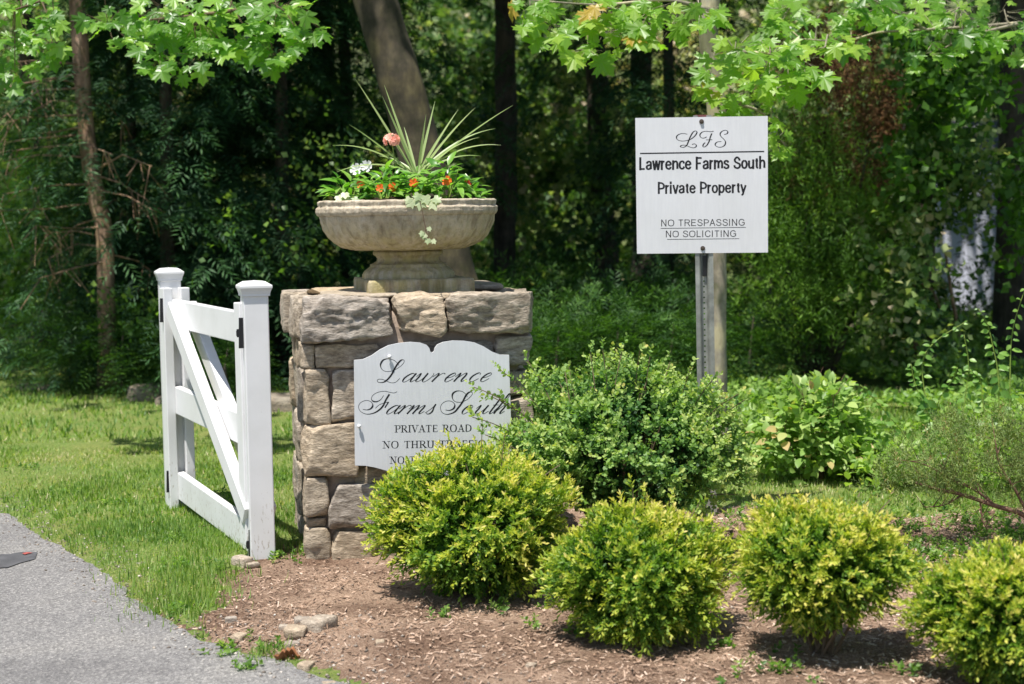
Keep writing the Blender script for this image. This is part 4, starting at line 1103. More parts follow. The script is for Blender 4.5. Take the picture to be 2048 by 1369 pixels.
# spike plant
b0 = pots(834, 345); sp = thing('spike_plant', (b0.x, b0.y, RIMZ), 'tall spiky plant with thin pale striped blades in the middle of the urn', 'plant')
def Z2(x, y): return (600 + x/2.738, 120 + y/2.738)
tips = [(305,108,.02,.0),(462,140,.0,.1),(450,198,.0,-.05),(270,355,.05,-.1),(178,470,.16,-.15),(200,615,.16,-.2),(430,525,.12,.1),(740,225,.02,.1),(690,300,.02,-.05),(867,272,.04,.1),(960,262,.06,0),(1165,250,.05,-.1),(1070,377,.14,.1),(980,425,.13,-.12),(1100,468,.17,-.1),(990,528,.16,.15),(570,368,.05,.12),(820,340,.05,-.1)]
g = random.Random(3)
for i, (x, y, arch, dd) in enumerate(tips):
    b = b0 + Vector((g.uniform(-.012, .012), g.uniform(-.02, .02), -.02)); tpx = Z2(x, y); e = AT(tpx[0], tpx[1], UD + dd)
    dist = (e - b).length; c1 = b.lerp(e, .5) + Vector((0, 0, arch * 1.0 * dist * 1.3)); V = []; F = []; n = 12
    for k in range(n + 1):
        s_ = k/n; p = b*(1-s_)**2 + c1*2*s_*(1-s_) + e*s_*s_
        T1 = ((c1-b)*(1-s_) + (e-c1)*s_).normalized(); sd = T1.cross(Vector((0, -.6, .8)))
        sd = sd.normalized(); nn = sd.cross(T1); w = .0052 * (1 - s_ ** 2.2) * (.7 + .6 * min(1, s_*4)) + .0004
        V += [p - sd*w + nn*w*.35, p, p + sd*w + nn*w*.35]
    for k in range(n): a = 3*k; F += [(a, a+1, a+4, a+3), (a+1, a+2, a+5, a+4)]
    obj('blade', V, F, M['spike'], sp, smooth=True)
# bedding plants
LM = [leafmesh('leaf', M['potleaf'], L, W, 4, .25, c) for L, W, c in ((.075, .027, .35), (.06, .023, .2), (.085, .03, .5), (.055, .024, .3))]
def flower(name, m, r=.02, n=5, cup=.25):
    V = [(0, 0, 0)]; F = []
    for k in range(n):
        a = 2*math.pi*k/n; da = math.pi/n
        b = len(V)
        for t, rr in ((-da*.95, .62), (-da*.6, .97), (0, .9 + .12*(k % 2)), (da*.6, .97), (da*.95, .62)):
            V.append((r*rr*math.cos(a+t), r*rr*math.sin(a+t), cup*r*rr + (.1*r if t > 0 else 0)))
        F += [(0, b, b+1), (0, b+1, b+2), (0, b+2, b+3), (0, b+3, b+4)]
    return np_mesh(name, V, F, m)
FL = {'orange': flower('flower', M['orange'], .021), 'red': flower('flower', M['red'], .021), 'white': flower('flower', M['whitep'], .026, 6, .4)}
def bedding(px, py, dd, n, spread, label, flowers, seed, hmax=.145):
    c = pots(px, py, dd); c.z = RIMZ - .005; g = random.Random(seed)
    t = thing('bedding_plant', c, label, 'plant')
    mb = MB()
    for k in range(7):
        a = g.uniform(0, 6.28); mb.tube([c + Vector((0, 0, -.02)), c + Vector((math.cos(a)*spread*.6, math.sin(a)*spread*.6, hmax*g.uniform(.4, .8)))], [.003, .0016], 5, False)
    mb.build('stems', M['greenstem'], t)
    for k in range(n):
        a = g.uniform(0, 6.28); r_ = spread * math.sqrt(g.random()); h = hmax * (1 - (r_/spread)**2 * .75) * g.uniform(.35, 1.0)
        p = c + Vector((math.cos(a)*r_, math.sin(a)*r_*.9, h))
        o = Vector((math.cos(a), math.sin(a), 0)); d = o * g.uniform(.4, 1.1) + Vector((g.uniform(-.5, .5), g.uniform(-.6, .2), g.uniform(-.25, .8)))
        place('leaf', g.choice(LM), t, p, d, Vector((g.uniform(-.4, .4), g.uniform(-.7, .1), 1)), g.uniform(.7, 1.15))
    for col, fx, fy in flowers:
        p = pots(fx, fy, dd - spread*.75); 
        place('flower', FL[col], t, p, Vector((g.uniform(-.3, .3), .3, 1)), Vector((g.uniform(-.4, .4), -1, .55)), g.uniform(.85, 1.15))
    return t
bedding(700, 392, -.04, 85, .10, 'white flowering leafy plant at the left end of the urn', [('white', 713, 340), ('white', 733, 334), ('orange', 722, 369)], 61)
bedding(768, 398, -.16, 75, .095, 'small leafy plant with orange bloom at the urn front, under the salmon geranium', [('orange', 785, 376), ('orange', 760, 377)], 62)
bedding(832, 398, -.18, 75, .095, 'leafy plant with a bright orange flower at the front centre of the urn', [('orange', 827, 367)], 63)
bedding(893, 396, -.12, 85, .095, 'taller leafy plant with one pale orange flower right of the spike plant', [('orange', 894, 363)], 64, .18)
bedding(932, 398, -.02, 45, .07, 'leafy plant with a red orange flower at the right end of the urn', [('red', 934, 369)], 65, .10)
bedding(800, 392, .08, 80, .14, 'leafy green plant without flowers at the back of the urn', [], 66, .17)
# salmon geranium
gc = pots(792, 385, -.02); ge = thing('geranium', gc, 'salmon pink geranium flower head on a thin stalk above the urn', 'flower')
hd = pots(783, 281, -.06)
mb = MB(); mb.tube([gc - Vector((0, 0, .03)), gc.lerp(hd, .5) + Vector((.008, 0, 0)), hd], [.003, .0024, .0022], 6, False); mb.build('stalk', M['greenstem'], ge)
FS = flower('floret', M['salmon'], .0145, 5, .3); g = random.Random(9)
for k in range(34):
    a = g.uniform(0, 6.28); el = g.uniform(-.5, 1.4); o = Vector((math.cos(a)*math.cos(el), math.sin(a)*math.cos(el), math.sin(el)*.75))
    place('floret', FS, ge, hd + o * .031, o.orthogonal(), o, g.uniform(.8, 1.15))
for k in range(10):
    a = g.uniform(0, 6.28); place('leaf', LM[1], ge, gc + Vector((math.cos(a)*.03, math.sin(a)*.03, g.uniform(.01, .07))), Vector((math.cos(a), math.sin(a), .3)), Vector((0, -.3, 1)), 1.0)
# ivy trailing over the rim
iv = pots(838, 405, -.36); ivy = thing('ivy', iv, 'variegated ivy trailing from the urn over its rim', 'plant')
IVYP = [(0,0),(.25,-.12),(.5,.12),(.36,.3),(.55,.62),(.26,.6),(0,1),(-.26,.6),(-.55,.62),(-.36,.3),(-.5,.12),(-.25,-.12)]
IVM = np_mesh('leaf', [(0,.3,0)] + [(x, y, -.25*x*x) for x, y in IVYP], [(0, i+1, (i+1) % 12 + 1) for i in range(12)], M['ivy'])
path = [pots(830, 398, -.30), pots(840, 404, -.41), pots(846, 430, -.41), pots(852, 462, -.41), pots(858, 480, -.41)]
mb = MB(); mb.tube(path, [.0018]*5, 5, False); mb.tube([pots(846, 440, -.412), pots(852, 455, -.412), pots(849, 468, -.415)], [.0013]*3, 5, False); mb.build('stem', M['twig'], ivy)
for x, y, s_, a in ((843,398,.055,.2),(862,402,.05,-.5),(828,402,.045,.9),(851,392,.045,-.2),(838,388,.04,.5),(868,396,.04,-1),(820,396,.035,.6),(846,464,.026,.5),(857,455,.022,-.4),(856,478,.027,.1),(865,480,.024,-.6),(853,470,.02,.8),(848,471,.02,.2)):
    place('leaf', IVM, ivy, pots(x, y, -.415 if y > 420 else -.40), Vector((math.sin(-a), -.25, -math.cos(a))), Vector((.1, -1, .35)), s_)
for x, y in ((686,398),(700,400),(676,392),(716,398),(690,386)):
    place('leaf', IVM, ivy, pots(x, y, -.24), Vector((rnd.uniform(-.6, .6), -.3, -.3)), Vector((.1, -1, .5)), .04)
# ------------------------------------------------------------------ grass
BLADE = (np.array([[-.5,0,0],[.5,0,0],[.42,.55,.10],[-.42,.55,.10],[0,1,.42]]), np.array([[0,1,2],[0,2,3],[3,2,4]]))
def zof(P):
    return np.where(P[:, 1] < 10.15, H(P), HG(P))
FOOT = [tuple(PW(a, b, 0)[:2]) for a, b in ((0, 0), (W_, 0), (W_, W_), (0, W_))]
def on_lawn(P, edge=.0):
    q = np.c_[P, np.zeros(len(P))]
    w = P + np.c_[fbm(q * 5, 21, 3), fbm(q * 5, 22, 3)] * .07
    return ~inside(w, MULCH) & ~(inside(P, DRIVE) & (seg_dist(P, EDGE) > .012)) & ~inside(P, FOOT)
def blades(n, x0, x1, y0, y1, L, wd, seed, fan=None, dens=.0):
    g = np.random.default_rng(seed)
    P = np.c_[g.uniform(x0, x1, n), g.uniform(y0, y1, n)]
    if fan: P = P[np.abs(P[:, 0]) < fan * P[:, 1] + .3]
    P = P[on_lawn(P)]
    q = np.c_[P, np.zeros(len(P))]
    pat = fbm(q * 2.2, 51, 4); keep = (pat + g.uniform(-.9, 1.2, len(P))) > -.55 + dens
    near_m = inside(P + np.array([.12, -.08]), MULCH) | inside(P + np.array([-.1, -.1]), DRIVE)
    keep &= ~near_m | (g.random(len(P)) < .5)
    keep &= seg_dist(P, EDGE) + .06 * fbm(q * 5, 15, 3) > .045 * g.random(len(P))
    P = P[keep]; pat = pat[keep]; n = len(P)
    V3 = np.c_[P, zof(P) - .004]
    a = g.uniform(0, 2*np.pi, n); tilt = np.abs(g.normal(1.0, .35, n))
    hd = np.c_[np.cos(a), np.sin(a), np.zeros(n)]
    D = norm(hd * np.sin(tilt)[:, None] + np.c_[np.zeros((n, 2)), np.cos(tilt)])
    N = norm(-hd * np.cos(tilt)[:, None] + np.c_[np.zeros((n, 2)), np.sin(tilt)])
    SCL = L * g.uniform(.5, 1.35, n) * (1 + .25 * pat)
    dry = fbm(np.c_[P, np.zeros(n)] * 1.1, 77, 3)
    tone = np.clip(.42 + g.normal(size=n)*.20 + dry * .22 - pat * .12 + (g.random(n) < .07) * .4, 0, 1)
    T = BLADE[0].copy(); T[:, 0] *= wd
    return scatter(T, BLADE[1], V3, D, N, SCL, tone)
parts = [blades(130000, -3.3, -.3, 4.9, 7.6, .027, .13, 1, .36), blades(62000, -3.6, -.2, 7.6, 10.2, .03, .19, 2, .36),
         blades(52000, -6.2, 1.0, 10.2, 18, .042, .26, 3, .36), blades(70000, .2, 3.9, 7.0, 10.2, .03, .18, 4, .36), blades(14000, 1, 4.5, 10.2, 12.5, .05, .22, 5, .36)]
# rougher tufts along the edge of the bed
g = np.random.default_rng(8)
cl = [(340,1205,.10,260),(360,1190,.09,240),(395,1160,.08,240),(430,1150,.08,240),(300,1180,.09,200),(410,1195,.07,160),(330,1150,.1,200),(540,1290,.03,50),(505,1300,.03,40),(560,1030,.05,60),(600,1105,.05,60),(575,1098,.05,60),(620,1088,.04,50),(250,985,.09,200),(180,985,.08,160),(380,1120,.08,180),(455,1090,.08,160),(280,1140,.08,160)]
for k, (px, py, r_, n) in enumerate(cl):
    p = G(px, py); P = np.array([[p.x, p.y]]) + g.normal(size=(n, 2)) * r_ * np.array([1, 1.3])
    a = g.uniform(0, 6.28, n); t = np.abs(g.normal(.8, .35, n)); hd = np.c_[np.cos(a), np.sin(a), np.zeros(n)]
    T = BLADE[0].copy(); T[:, 0] *= .085
    parts.append(scatter(T, BLADE[1], np.c_[P, zof(P) - .004], norm(hd*np.sin(t)[:, None] + np.array([0,0,1])*np.cos(t)[:, None]), norm(-hd + np.array([0,0,.5])), g.uniform(.03, .062, n), np.clip(g.normal(.42, .2, n), 0, 1)))
V, F, T = merge(parts)
tag(obj('grass', V, F, M['grass'], tone=T), 'short mown grass of the sunlit lawn', 'grass', kind='stuff')

# ------------------------------------------------------------------ bark chips, straw and gravel
g = np.random.default_rng(15); n = 120000
P = np.c_[g.uniform(-2.2, 3.7, n), 4.6 + 4.6 * g.random(n) ** 1.3]; P = P[(np.abs(P[:, 0]) < .345*P[:, 1])]
q = np.c_[P, np.zeros(len(P))]; w = P + np.c_[fbm(q*5, 21, 3), fbm(q*5, 22, 3)]*.07
inm = inside(w, MULCH) | (g.random(len(P)) < .012)
inm &= ~(inside(P, DRIVE) & (seg_dist(P, EDGE) > .04 + .25 * g.random(len(P)) ** 4)) & ~inside(P, FOOT)
P = P[inm]; n = len(P); q = np.c_[P, np.zeros(n)]
keep = fbm(q * 3.5, 66, 3) + g.uniform(-1, 1.3, n) > -.35; P = P[keep]; n = len(P)
a = g.uniform(0, 6.28, n); D = norm(np.c_[np.cos(a), np.sin(a), g.normal(0, .22, n)]); N = norm(np.c_[g.normal(0, .35, (n, 2)), np.ones(n)])
CH = (np.array([[-.5,0,0],[.5,.06,.02],[.42,.95,.0],[-.38,1,.03]]), np.array([[0,1,2,3]]))
thin = g.random(n) < .45; parts = []
pt = fbm(np.c_[P, np.zeros(n)] * 2, 81, 3)
for m_, wd, L in ((thin, .10, .026), (~thin, .38, .013)):
    T = CH[0].copy(); T[:, 0] *= wd; k = m_.sum(); t = np.clip(g.beta(1.6, 1.5, k) * .95 + pt[m_]*.18, 0, 1)
    parts.append(scatter(T, CH[1], np.c_[P[m_], H(P[m_]) + g.uniform(.001, .007, k)], D[m_], N[m_], L * g.uniform(.5, 1.6, k), t))
V, F, T = merge(parts)
tag(obj('bark_chips', V, F, M['chip'], tone=T), 'loose bark chips and straw covering the bed', 'mulch', kind='stuff')
OCT = norm(np.array([[1,0,0],[0,1,0],[-1,0,0],[0,-1,0],[0,0,.55],[0,0,-.5],[.7,.7,.2],[-.7,.7,-.1],[-.7,-.7,.25],[.7,-.7,-.1]], float)) * np.array([.5,.42,.3])
OF = np.array([[0,6,4],[6,1,4],[1,7,4],[7,2,4],[2,8,4],[8,3,4],[3,9,4],[9,0,4],[6,0,5],[1,6,5],[7,1,5],[2,7,5],[8,2,5],[3,8,5],[9,3,5],[0,9,5]])
n = 5200; k = g.integers(0, len(pe), n); P = pe[k] + g.normal(size=(n, 2)) * np.array([.12, .12]) + np.array([.05, .07])
n2_ = 2400; P = np.r_[P, np.c_[g.uniform(-2, 3.4, n2_), 4.6 + 3.5*g.random(n2_)]]
P = np.r_[P, np.array([[G(590, 1255).x, G(590, 1255).y]]) + g.normal(size=(420, 2)) * np.array([.2, .16])]
P = P[(inside(P, MULCH) | (seg_dist(P, EDGE) < .2)) & ~inside(P, FOOT)]; n = len(P)
zz = np.where(inside(P, DRIVE), np.maximum(H(P), -.028), H(P))
V, F, T = scatter(OCT, OF, np.c_[P, zz + .001], rdir(n, g) * np.array([1, 1, .2]), np.tile([0., 0, 1], (n, 1)) + g.normal(size=(n, 3))*.2, .004 + .015 * g.random(n) ** 4, g.random(n))
M['gravel'] = leafmat('gravel', [(0, (.10,.085,.07)), (.5, (.24,.2,.165)), (.85, (.38,.34,.29)), (1, (.58,.53,.47))], .01, 1, .85, .2)
tag(obj('gravel', V, F, M['gravel'], tone=T), 'small gravel scattered along the driveway edge and bed', 'gravel', kind='stuff')
# stones one can pick out
RK = [(638,1252,.062,.045,'rock','largest pale flat stone lying in the bed near the driveway'),(606,1244,.03,.02,'rock','small pale stone just left of the largest flat stone'),(592,1262,.05,.022,'rock','thin grey flake of stone left of the large flat stone'),
      (583,1276,.028,.016,'rock','pale stone chip in front of the pile beside the driveway'),(612,1318,.03,.018,'rock','round grey stone at the driveway edge by the dry leaf'),(570,1252,.022,.014,'rock','tan stone chip at the left of the stone pile'),
      (462,1236,.022,.014,'rock','pale chip among grass tufts near the driveway'),(478,1262,.03,.016,'rock','flat grey stone at the driveway edge below the grass tufts'),(485,1132,.04,.035,'rock','broken tan stone at the foot of the near gate post'),
      (505,1134,.03,.012,'rock','flat grey stone right beneath the near gate post'),(690,1368,.03,.015,'rock','pale stone at the very bottom of the photo'),(660,1350,.03,.012,'rock','flat grey stone half buried at the driveway edge, bottom of the photo'),
      (1062,1330,.018,.012,'rock','small pale pebble in the mulch below the first lime shrub'),(760,1290,.02,.01,'rock','pale flake in the mulch in front of the first lime shrub'),(598,1232,.02,.012,'rock','small white stone at the back of the stone pile')]
for i, (px, py, a_, h_, nm, lb) in enumerate(RK):
    p = G(px, py); z = Hs(p.x, p.y)
    V, F = block(a_*2, a_*1.5, h_*1.6, a_/7, 500+i, a_*.09, 9, .8)
    R_ = np.array(Matrix.Rotation(rnd.uniform(0, 3), 3, 'Z')); tag(put(nm, np_mesh(nm, V @ R_.T, F, M['rock'], smooth=False), None, (p.x, p.y, z + h_*.15)), lb, 'rock')
for px, py, a_, b_, h_, D_, lb in ((73,787,.16,.12,.07,None,'low flat rock on the shaded lawn at the left edge'),(303,803,.17,.14,.12,None,'rounded grey rock in the lawn behind the far gate post'),(338,812,.09,.08,.08,None,'small rock beside the rounded rock behind the gate'),(565,822,.3,.16,.11,None,'long reddish brown edging stone seen between gate and pillar')):
    p = G(px, py + 6); V, F = block(a_*2, b_*2, h_*2, .03, int(px), .02, 8, .9)
    tag(put('field_rock', np_mesh('field_rock', V, F, M['mossrock'], smooth=True), None, (p.x, p.y, h_*.35)), lb, 'rock')
p = G(575, 1302); dl = thing('dry_leaf', (p.x, p.y, Hs(p.x, p.y)), 'curled brown dry leaf by the driveway edge', 'leaf')
for k in range(3):
    V = []; F = []
    for i in range(7):
        for j in range(5):
            u, v_ = i/6-.5, j/4-.5; w_ = math.cos(u*2.8)
            V.append(Vector((p.x, p.y, Hs(p.x, p.y)+.008)) + Vector((u*.05 + k*.018 - .02, v_*.032*w_ + (k-1)*.01, abs(v_)*.05*w_ + .01*math.sin(u*9+k))))
    F = [(i*5+j, (i+1)*5+j, (i+1)*5+j+1, i*5+j+1) for i in range(6) for j in range(4)]
    obj('blade', V, F, M['deadleaf'], dl)
for (x0, y0, x1, y1, D_, r_, lb) in ((728,1112,765,1106,0,.006,'short brown stick lying at the foot of the pillar'), (395,1058,470,1054,0,.003,'thin twig on the lawn under the bottom rail of the gate'), (1080,1340,1180,1318,0,.003,'thin bare twig on the mulch in front of the round lime shrub')):
    a = G(x0, y0); c = G(x1, y1); mb = MB(); m_ = (a+c)/2 + Vector((0, .01, 0)); z = Hs(m_.x, m_.y) + .01
    mb.tube([(a.x, a.y, z-.004), (m_.x, m_.y, z+.004), (c.x, c.y, z)], [r_, r_*.9, r_*.6], 6); tag(mb.build('stick', M['twig'], None, (m_.x, m_.y, z)), lb, 'stick')
# low weeds in the bed and at the pillar foot
def herbs(spots, seed, hh, ls, name, label, m, nl=9, cat='weeds'):
    g = np.random.default_rng(seed); parts = []
    for x, y, r_, n in spots:
        P = np.array([[x, y]]) + g.normal(size=(n, 2)) * r_; P3 = np.c_[P, zof(P)]
        D = norm(g.normal(size=(n, 3)) * .5 + np.array([0, 0, 1.]))
        tn = np.clip(g.normal(.5, .2, n), 0, 1)
        parts.append(sprigs(P3, D, int(g.integers(9999)), nl, hh, ROUND2, ls, tn, .2, 1.1, .4, .2))
    V, F, T = merge(parts); o = obj(name, V, F, m, tone=T); return tag(o, label, cat, kind='stuff')
ROUND2 = (np.array([[0,0,0],[.28,.3,.05],[.26,.65,.03],[0,1,-.1],[-.26,.65,.03],[-.28,.3,.05]]), np.array([[0,1,2,3],[0,3,4,5]]))
sp_ = []
for px, py, r_, n in ((600,1100,.06,16),(575,1118,.04,10),(620,1090,.04,10),(740,1105,.03,6),(540,1285,.03,9),(470,1285,.04,10),(505,1318,.03,8),(1000,1225,.03,6),(1140,1275,.02,4),(1590,1345,.09,9),(1560,1350,.05,8),(1820,1345,.05,5),(1060,1265,.02,3),(880,1240,.02,5),(1450,1300,.03,5),(430,1140,.04,9),(350,1215,.03,8)):
    p = G(px, py); sp_.append((p.x, p.y, r_, n))
g = np.random.default_rng(5)
for px, py in ((490,985),(360,1135),(230,1010),(120,990),(440,1000),(60,940),(590,960),(330,1085)):
    p = G(px, py); sp_.append((p.x, p.y, .05, 9))
for k in range(90):
    px, py = g.uniform(1480, 2060), g.uniform(1020, 1180); p = G(px, py); sp_.append((p.x, p.y, .07, int(g.integers(4, 16))))
herbs(sp_, 6, .05, .022, 'weeds', 'small green weeds sprouting in the mulch', M['weed'])

# ------------------------------------------------------------------ trees with their crowns overhead
def ovate(m, seg=5): return leafmesh('leaf', m, 1.0, .62, seg, .18, .22)
CR = []
for k in range(3):
    P, Dn, T = crown_points(850, (0, 0, 0), (3.0, 3.0, 1.5), 900+k, .2, 1.0, .35, 1.3, .22)
    V, F, TT = sprigs(P, norm(Dn + np.array([0, 0, -.2])), 30+k, 4, .3, PATCH, .19, np.random.default_rng(k).random(len(P)), .3, .9, .7, .1)
    CR.append(np_mesh('crown', V, F, M['canopy'], TT))
def trunk_tree(name, pts, D, r0, r1, m, label, cat='tree', crown=None, group=None, extra=None, ground=True, top=7.5):
    """trunk through photo pixels pts at depth D, from the ground up"""
    P = [AT(px, py, D + (pts[k][2] if len(pts[k]) > 2 else 0)) for k, (px, py) in enumerate([q[:2] for q in pts])]
    if ground: P = [Vector((P[0].x, P[0].y, -.1))] + [p for p in P if p.z > .05]
    d = (P[-1] - P[-2]).normalized() if len(P) > 1 else Vector((0, 0, 1))
    while P[-1].z < top: P.append(P[-1] + (d * .6 + Vector((0, 0, .6))).normalized() * 1.2)
    t = thing(name, (P[0].x, P[0].y, 0), label, cat, group)
    L = P[-1].z; Q_ = []
    C = catmull([tuple(p) for p in P], 6)
    rr = [r0 + (r1 - r0) * min(1, max(0, c[2]) / top) + r0 * .45 * math.exp(-max(0, c[2]) * 5) for c in C]
    mb = MB(); mb.tube([Vector(c) for c in C], rr, 16)
    v = np.array([tuple(x) for x in mb.v]); v += norm(v * .0 + rdir(len(v))) * 0 
    v[:, :2] += np.c_[fbm(v * 3, 5, 3), fbm(v * 3, 6, 3)] * r0 * .10
    obj('trunk', v, mb.f, m, t, smooth=True)
    if crown:
        for (dx, dy, dz, s_, ci) in crown:
            o = bpy.data.objects.new('crown', CR[ci]); COL.objects.link(o); o.parent = t
            o.location = Vector((P[-1].x + dx, P[-1].y + dy, dz)) - Vector(t.location); o.scale = (s_, s_, s_*.9); o.rotation_euler = (0, 0, rnd.uniform(0, 6.28)); o['kind'] = 'stuff'
            WL[o.name] = Vector((0, 0, 0))
    return t, P
big, _ = trunk_tree('maple_tree', [(928, 640), (905, 540), (868, 420), (838, 300), (798, 150), (762, 40), (735, -60)], 11.4, .162, .135, M['bark_grey'], 'large maple with thick leaning grey trunk behind the urn', crown=[(-1.2, 2.2, 6.8, 1.0, 0), (1.8, 2.8, 7.2, 1.0, 1)])
yng, _ = trunk_tree('young_maple_tree', [(1436, 900), (1434, 700), (1433, 520), (1436, 300), (1434, 215), (1424, 140), (1417, 60), (1420, -30)], 9.0, .056, .05, M['bark_tan'], 'slender tan maple trunk standing right behind the property sign', crown=[(.3, 4.0, 6.6, .8, 2)], top=6)
TR = [((1010, 560), (1012, 320), 17, .13, 'narrow dark trunk in the deep shade right of the urn'), ((1215, 560), (1200, 330), 18, .14, 'dark trunk in deep shade left of the property sign'),
      ((1850, 760), (1850, 480), 13.2, .085, 'dark trunk behind the tall curving vine shoots at right'), ((2030, 640), (2035, 200), 15, .20, 'thick dark trunk at the right edge of the photo'),
      ((462, 560), (468, 330), 15, .07, 'thin dark trunk inside the hemlocks above the gate'), ((75, 480), (60, 250), 19, .10, 'shaded trunk near the left edge behind the dead branches'),
      ((1290, 560), (1285, 330), 20, .16, 'dark trunk hidden partly behind the property sign'), ((620, 500), (640, 200), 19, .15, 'faint dark trunk left of the leaning maple')]
cs = [(0, -2.2, 7, 1.05)]
for i, (a, c, D_, r_, lb) in enumerate(TR):
    trunk_tree('shade_tree', [a, c], D_, r_, r_*.7, M['bark_dark'], lb, crown=[(dx + rnd.uniform(-.5, .5), dy + rnd.uniform(-.5, .5), dz, s_, (i+j) % 3) for j, (dx, dy, dz, s_) in enumerate(cs)], group=None, top=6.5)
# shade trees added unseen outside the frame, their crowns shading the ground in view
HID = [(-7.2, 13.4), (-6.6, 17), (-7.8, 19.6), (5.8, 13.6), (6.6, 16.2), (7.6, 19.2)]
for i, (x, y) in enumerate(HID):
    t = thing('unseen_shade_tree', (x, y, 0), 'unseen shade tree of the wood outside the frame, added for its shade', 'tree', 'unseen shade trees of the wood')
    mb = MB(); mb.tube([(x, y, -.1), (x + .1, y, 3), (x, y + .1, 7)], [.14, .11, .07], 10); mb.build('trunk', M['bark_dark'], t, smooth=True)
    for j in range(2):
        o = bpy.data.objects.new('crown', CR[(i+j) % 3]); COL.objects.link(o); o.parent = t; o['kind'] = 'stuff'
        o.location = (rnd.uniform(.4, 1.6) * (1 if x < 0 else -1), rnd.uniform(-.8, .8), 6.4 + 1.6*j + rnd.uniform(-.3, .3)); s_ = rnd.uniform(.95, 1.2); o.scale = (s_, s_, s_); o.rotation_euler = (0, 0, rnd.uniform(0, 6.28))

# ------------------------------------------------------------------ conifers
def conifer_mesh(name, h, r, nb, seed, m, z0=.0, droop=.5, ls=.055, npb=34, dens=6, tone0=.35):
    g = np.random.default_rng(seed); P = []; D = []; T = []
    for b in range(nb):
        z = z0 + (h - z0) * (b + g.random()) / nb; L = r * (1 - z / h) ** .75 * g.uniform(.7, 1.1) + .15
        a = g.uniform(0, 2*np.pi); o = np.array([math.cos(a), math.sin(a), 0]); sd = np.array([-math.sin(a), math.cos(a), 0])
        s_ = g.uniform(.03, 1, npb); lat = g.uniform(-1, 1, npb) * .38 * L * (1.05 - s_)
        dz = .12 * np.sin(s_*2.5) * L - droop * L * s_**2 * .7 - np.abs(lat) * .25 * droop
        p = o * (s_*L)[:, None] + sd * lat[:, None] + np.array([0, 0, 1]) * (z + dz)[:, None]
        d = norm(o * .7 + sd * np.sign(lat)[:, None] * .7 + np.array([0, 0, -droop * .8]) + g.normal(size=(npb, 3))*.18)
        P.append(p); D.append(d); T.append(tone0 + .35 * s_ + g.normal(size=npb)*.12)
    P = np.concatenate(P); D = np.concatenate(D); T = np.clip(np.concatenate(T), 0, 1)
    V, F, TT = sprigs(P, D, seed, dens, .17, NEED, ls, T, .35, 1.0, .35, .25, flat=True)
    return np_mesh(name, V, F, m, TT)
NEED = (np.array([[0,0,0],[.085,.5,0],[0,1,-.1],[-.085,.5,0]]), np.array([[0,1,2,3]]))
HEM = [conifer_mesh('foliage', 8.5, 2.0, 210, 41, M['hemlock'], .05, .6, .095, 38, 10), conifer_mesh('foliage', 7.8, 1.9, 190, 42, M['hemlock'], .05, .85, .095, 38, 10)]
def conifer(name, px, D_, mi, s_, label, m=None, group='hemlocks behind the lawn', sz=1, mesh=None, bark='bark_dark', x=None):
    c = AT(px, 500, D_) if x is None else Vector((x, D_, 0))
    t = thing(name, (c.x, D_, 0), label, 'tree', group)
    mb = MB(); mb.tube([(c.x, D_, -.1), (c.x + .05, D_, 2.5), (c.x, D_, 7.5*s_*sz)], [.08*s_, .055*s_, .015], 10); mb.build('trunk', M[bark], t, smooth=True)
    o = bpy.data.objects.new('foliage', mesh or HEM[mi]); COL.objects.link(o); o.parent = t; o.scale = (s_, s_, s_*sz); o.rotation_euler = (0, 0, rnd.uniform(0, 6.28)); o['kind'] = 'stuff'
    return t
for px, D_, mi, s_, lb in ((330, 13.6, 0, .95, 'dark green hemlock with drooping boughs right behind the gate'), (560, 14.2, 1, 1.0, 'dark hemlock filling the shade between gate and urn'), (262, 14.6, 1, .66, 'smaller hemlock with low boughs on the lawn edge at left'),
                         (450, 15.5, 1, 1.15, 'tall hemlock behind the two nearer ones above the gate'), (690, 16.0, 0, 1.1, 'dark hemlock behind the leaning maple trunk'), 
                         (1330, 15.5, 0, 1.0, 'dark hemlock behind the property sign'), (2110, 17.0, 0, 1.15, 'dark hemlock at the far right behind the vines')):
    conifer('hemlock_tree', px, D_, mi, s_, lb)
# spruce with bare dead branches, left
spr, SP = trunk_tree('spruce_tree', [(212, 640), (208, 470), (192, 400), (176, 300), (165, 180), (158, 60), (150, -60)], 13.0, .075, .05, M['bark_red'], 'spruce with reddish sunlit trunk and bare dead branches at the left', top=6)
g = random.Random(12)
for k in range(24):
    py = 130 + k * 17 + g.uniform(-8, 8); tx = 165 + max(0, py-180)*.16; sgn = -1 if g.random() < .68 else 1
    a = AT(tx, py, 13.0); ln = g.uniform(90, 260) * (1 if sgn < 0 else .45); e = AT(tx + sgn*ln, py + g.uniform(-10, 70), 13.0 + g.uniform(-.9, .9))
    m_ = a.lerp(e, .5) + Vector((0, 0, g.uniform(-.02, .12))); mb = MB(); mb.tube([a, m_, e], [.010, .006, .003], 6)
    for j in range(5):
        s0 = m_.lerp(e, g.random()); mb.tube([s0, s0 + Vector((g.uniform(-.2, .2), g.uniform(-.2, .2), -g.uniform(.1, .35)))], [.004, .002], 4)
    mb.build('dead_branch', M['bark_red'], spr)
P = []; g2 = np.random.default_rng(4)
for k in range(900):
    px, py = g2.uniform(-60, 260), g2.uniform(120, 700); P.append(tuple(AT(px, py, 13.2 + g2.normal()*.5)))
P = np.array(P); P = P[fbm(P * 2.2, 3, 2) > .12]
V, F, T = sprigs(P, norm(np.array([[0, 0, -1.]]) + g2.normal(size=P.shape)*.35), 8, 9, .28, NEED, .055, np.clip(g2.normal(.5, .25, len(P)), 0, 1), .2, .8, .5, .1)
o = obj('hanging_needles', V, F, M['spruce'], spr, tone=T); o['kind'] = 'stuff'
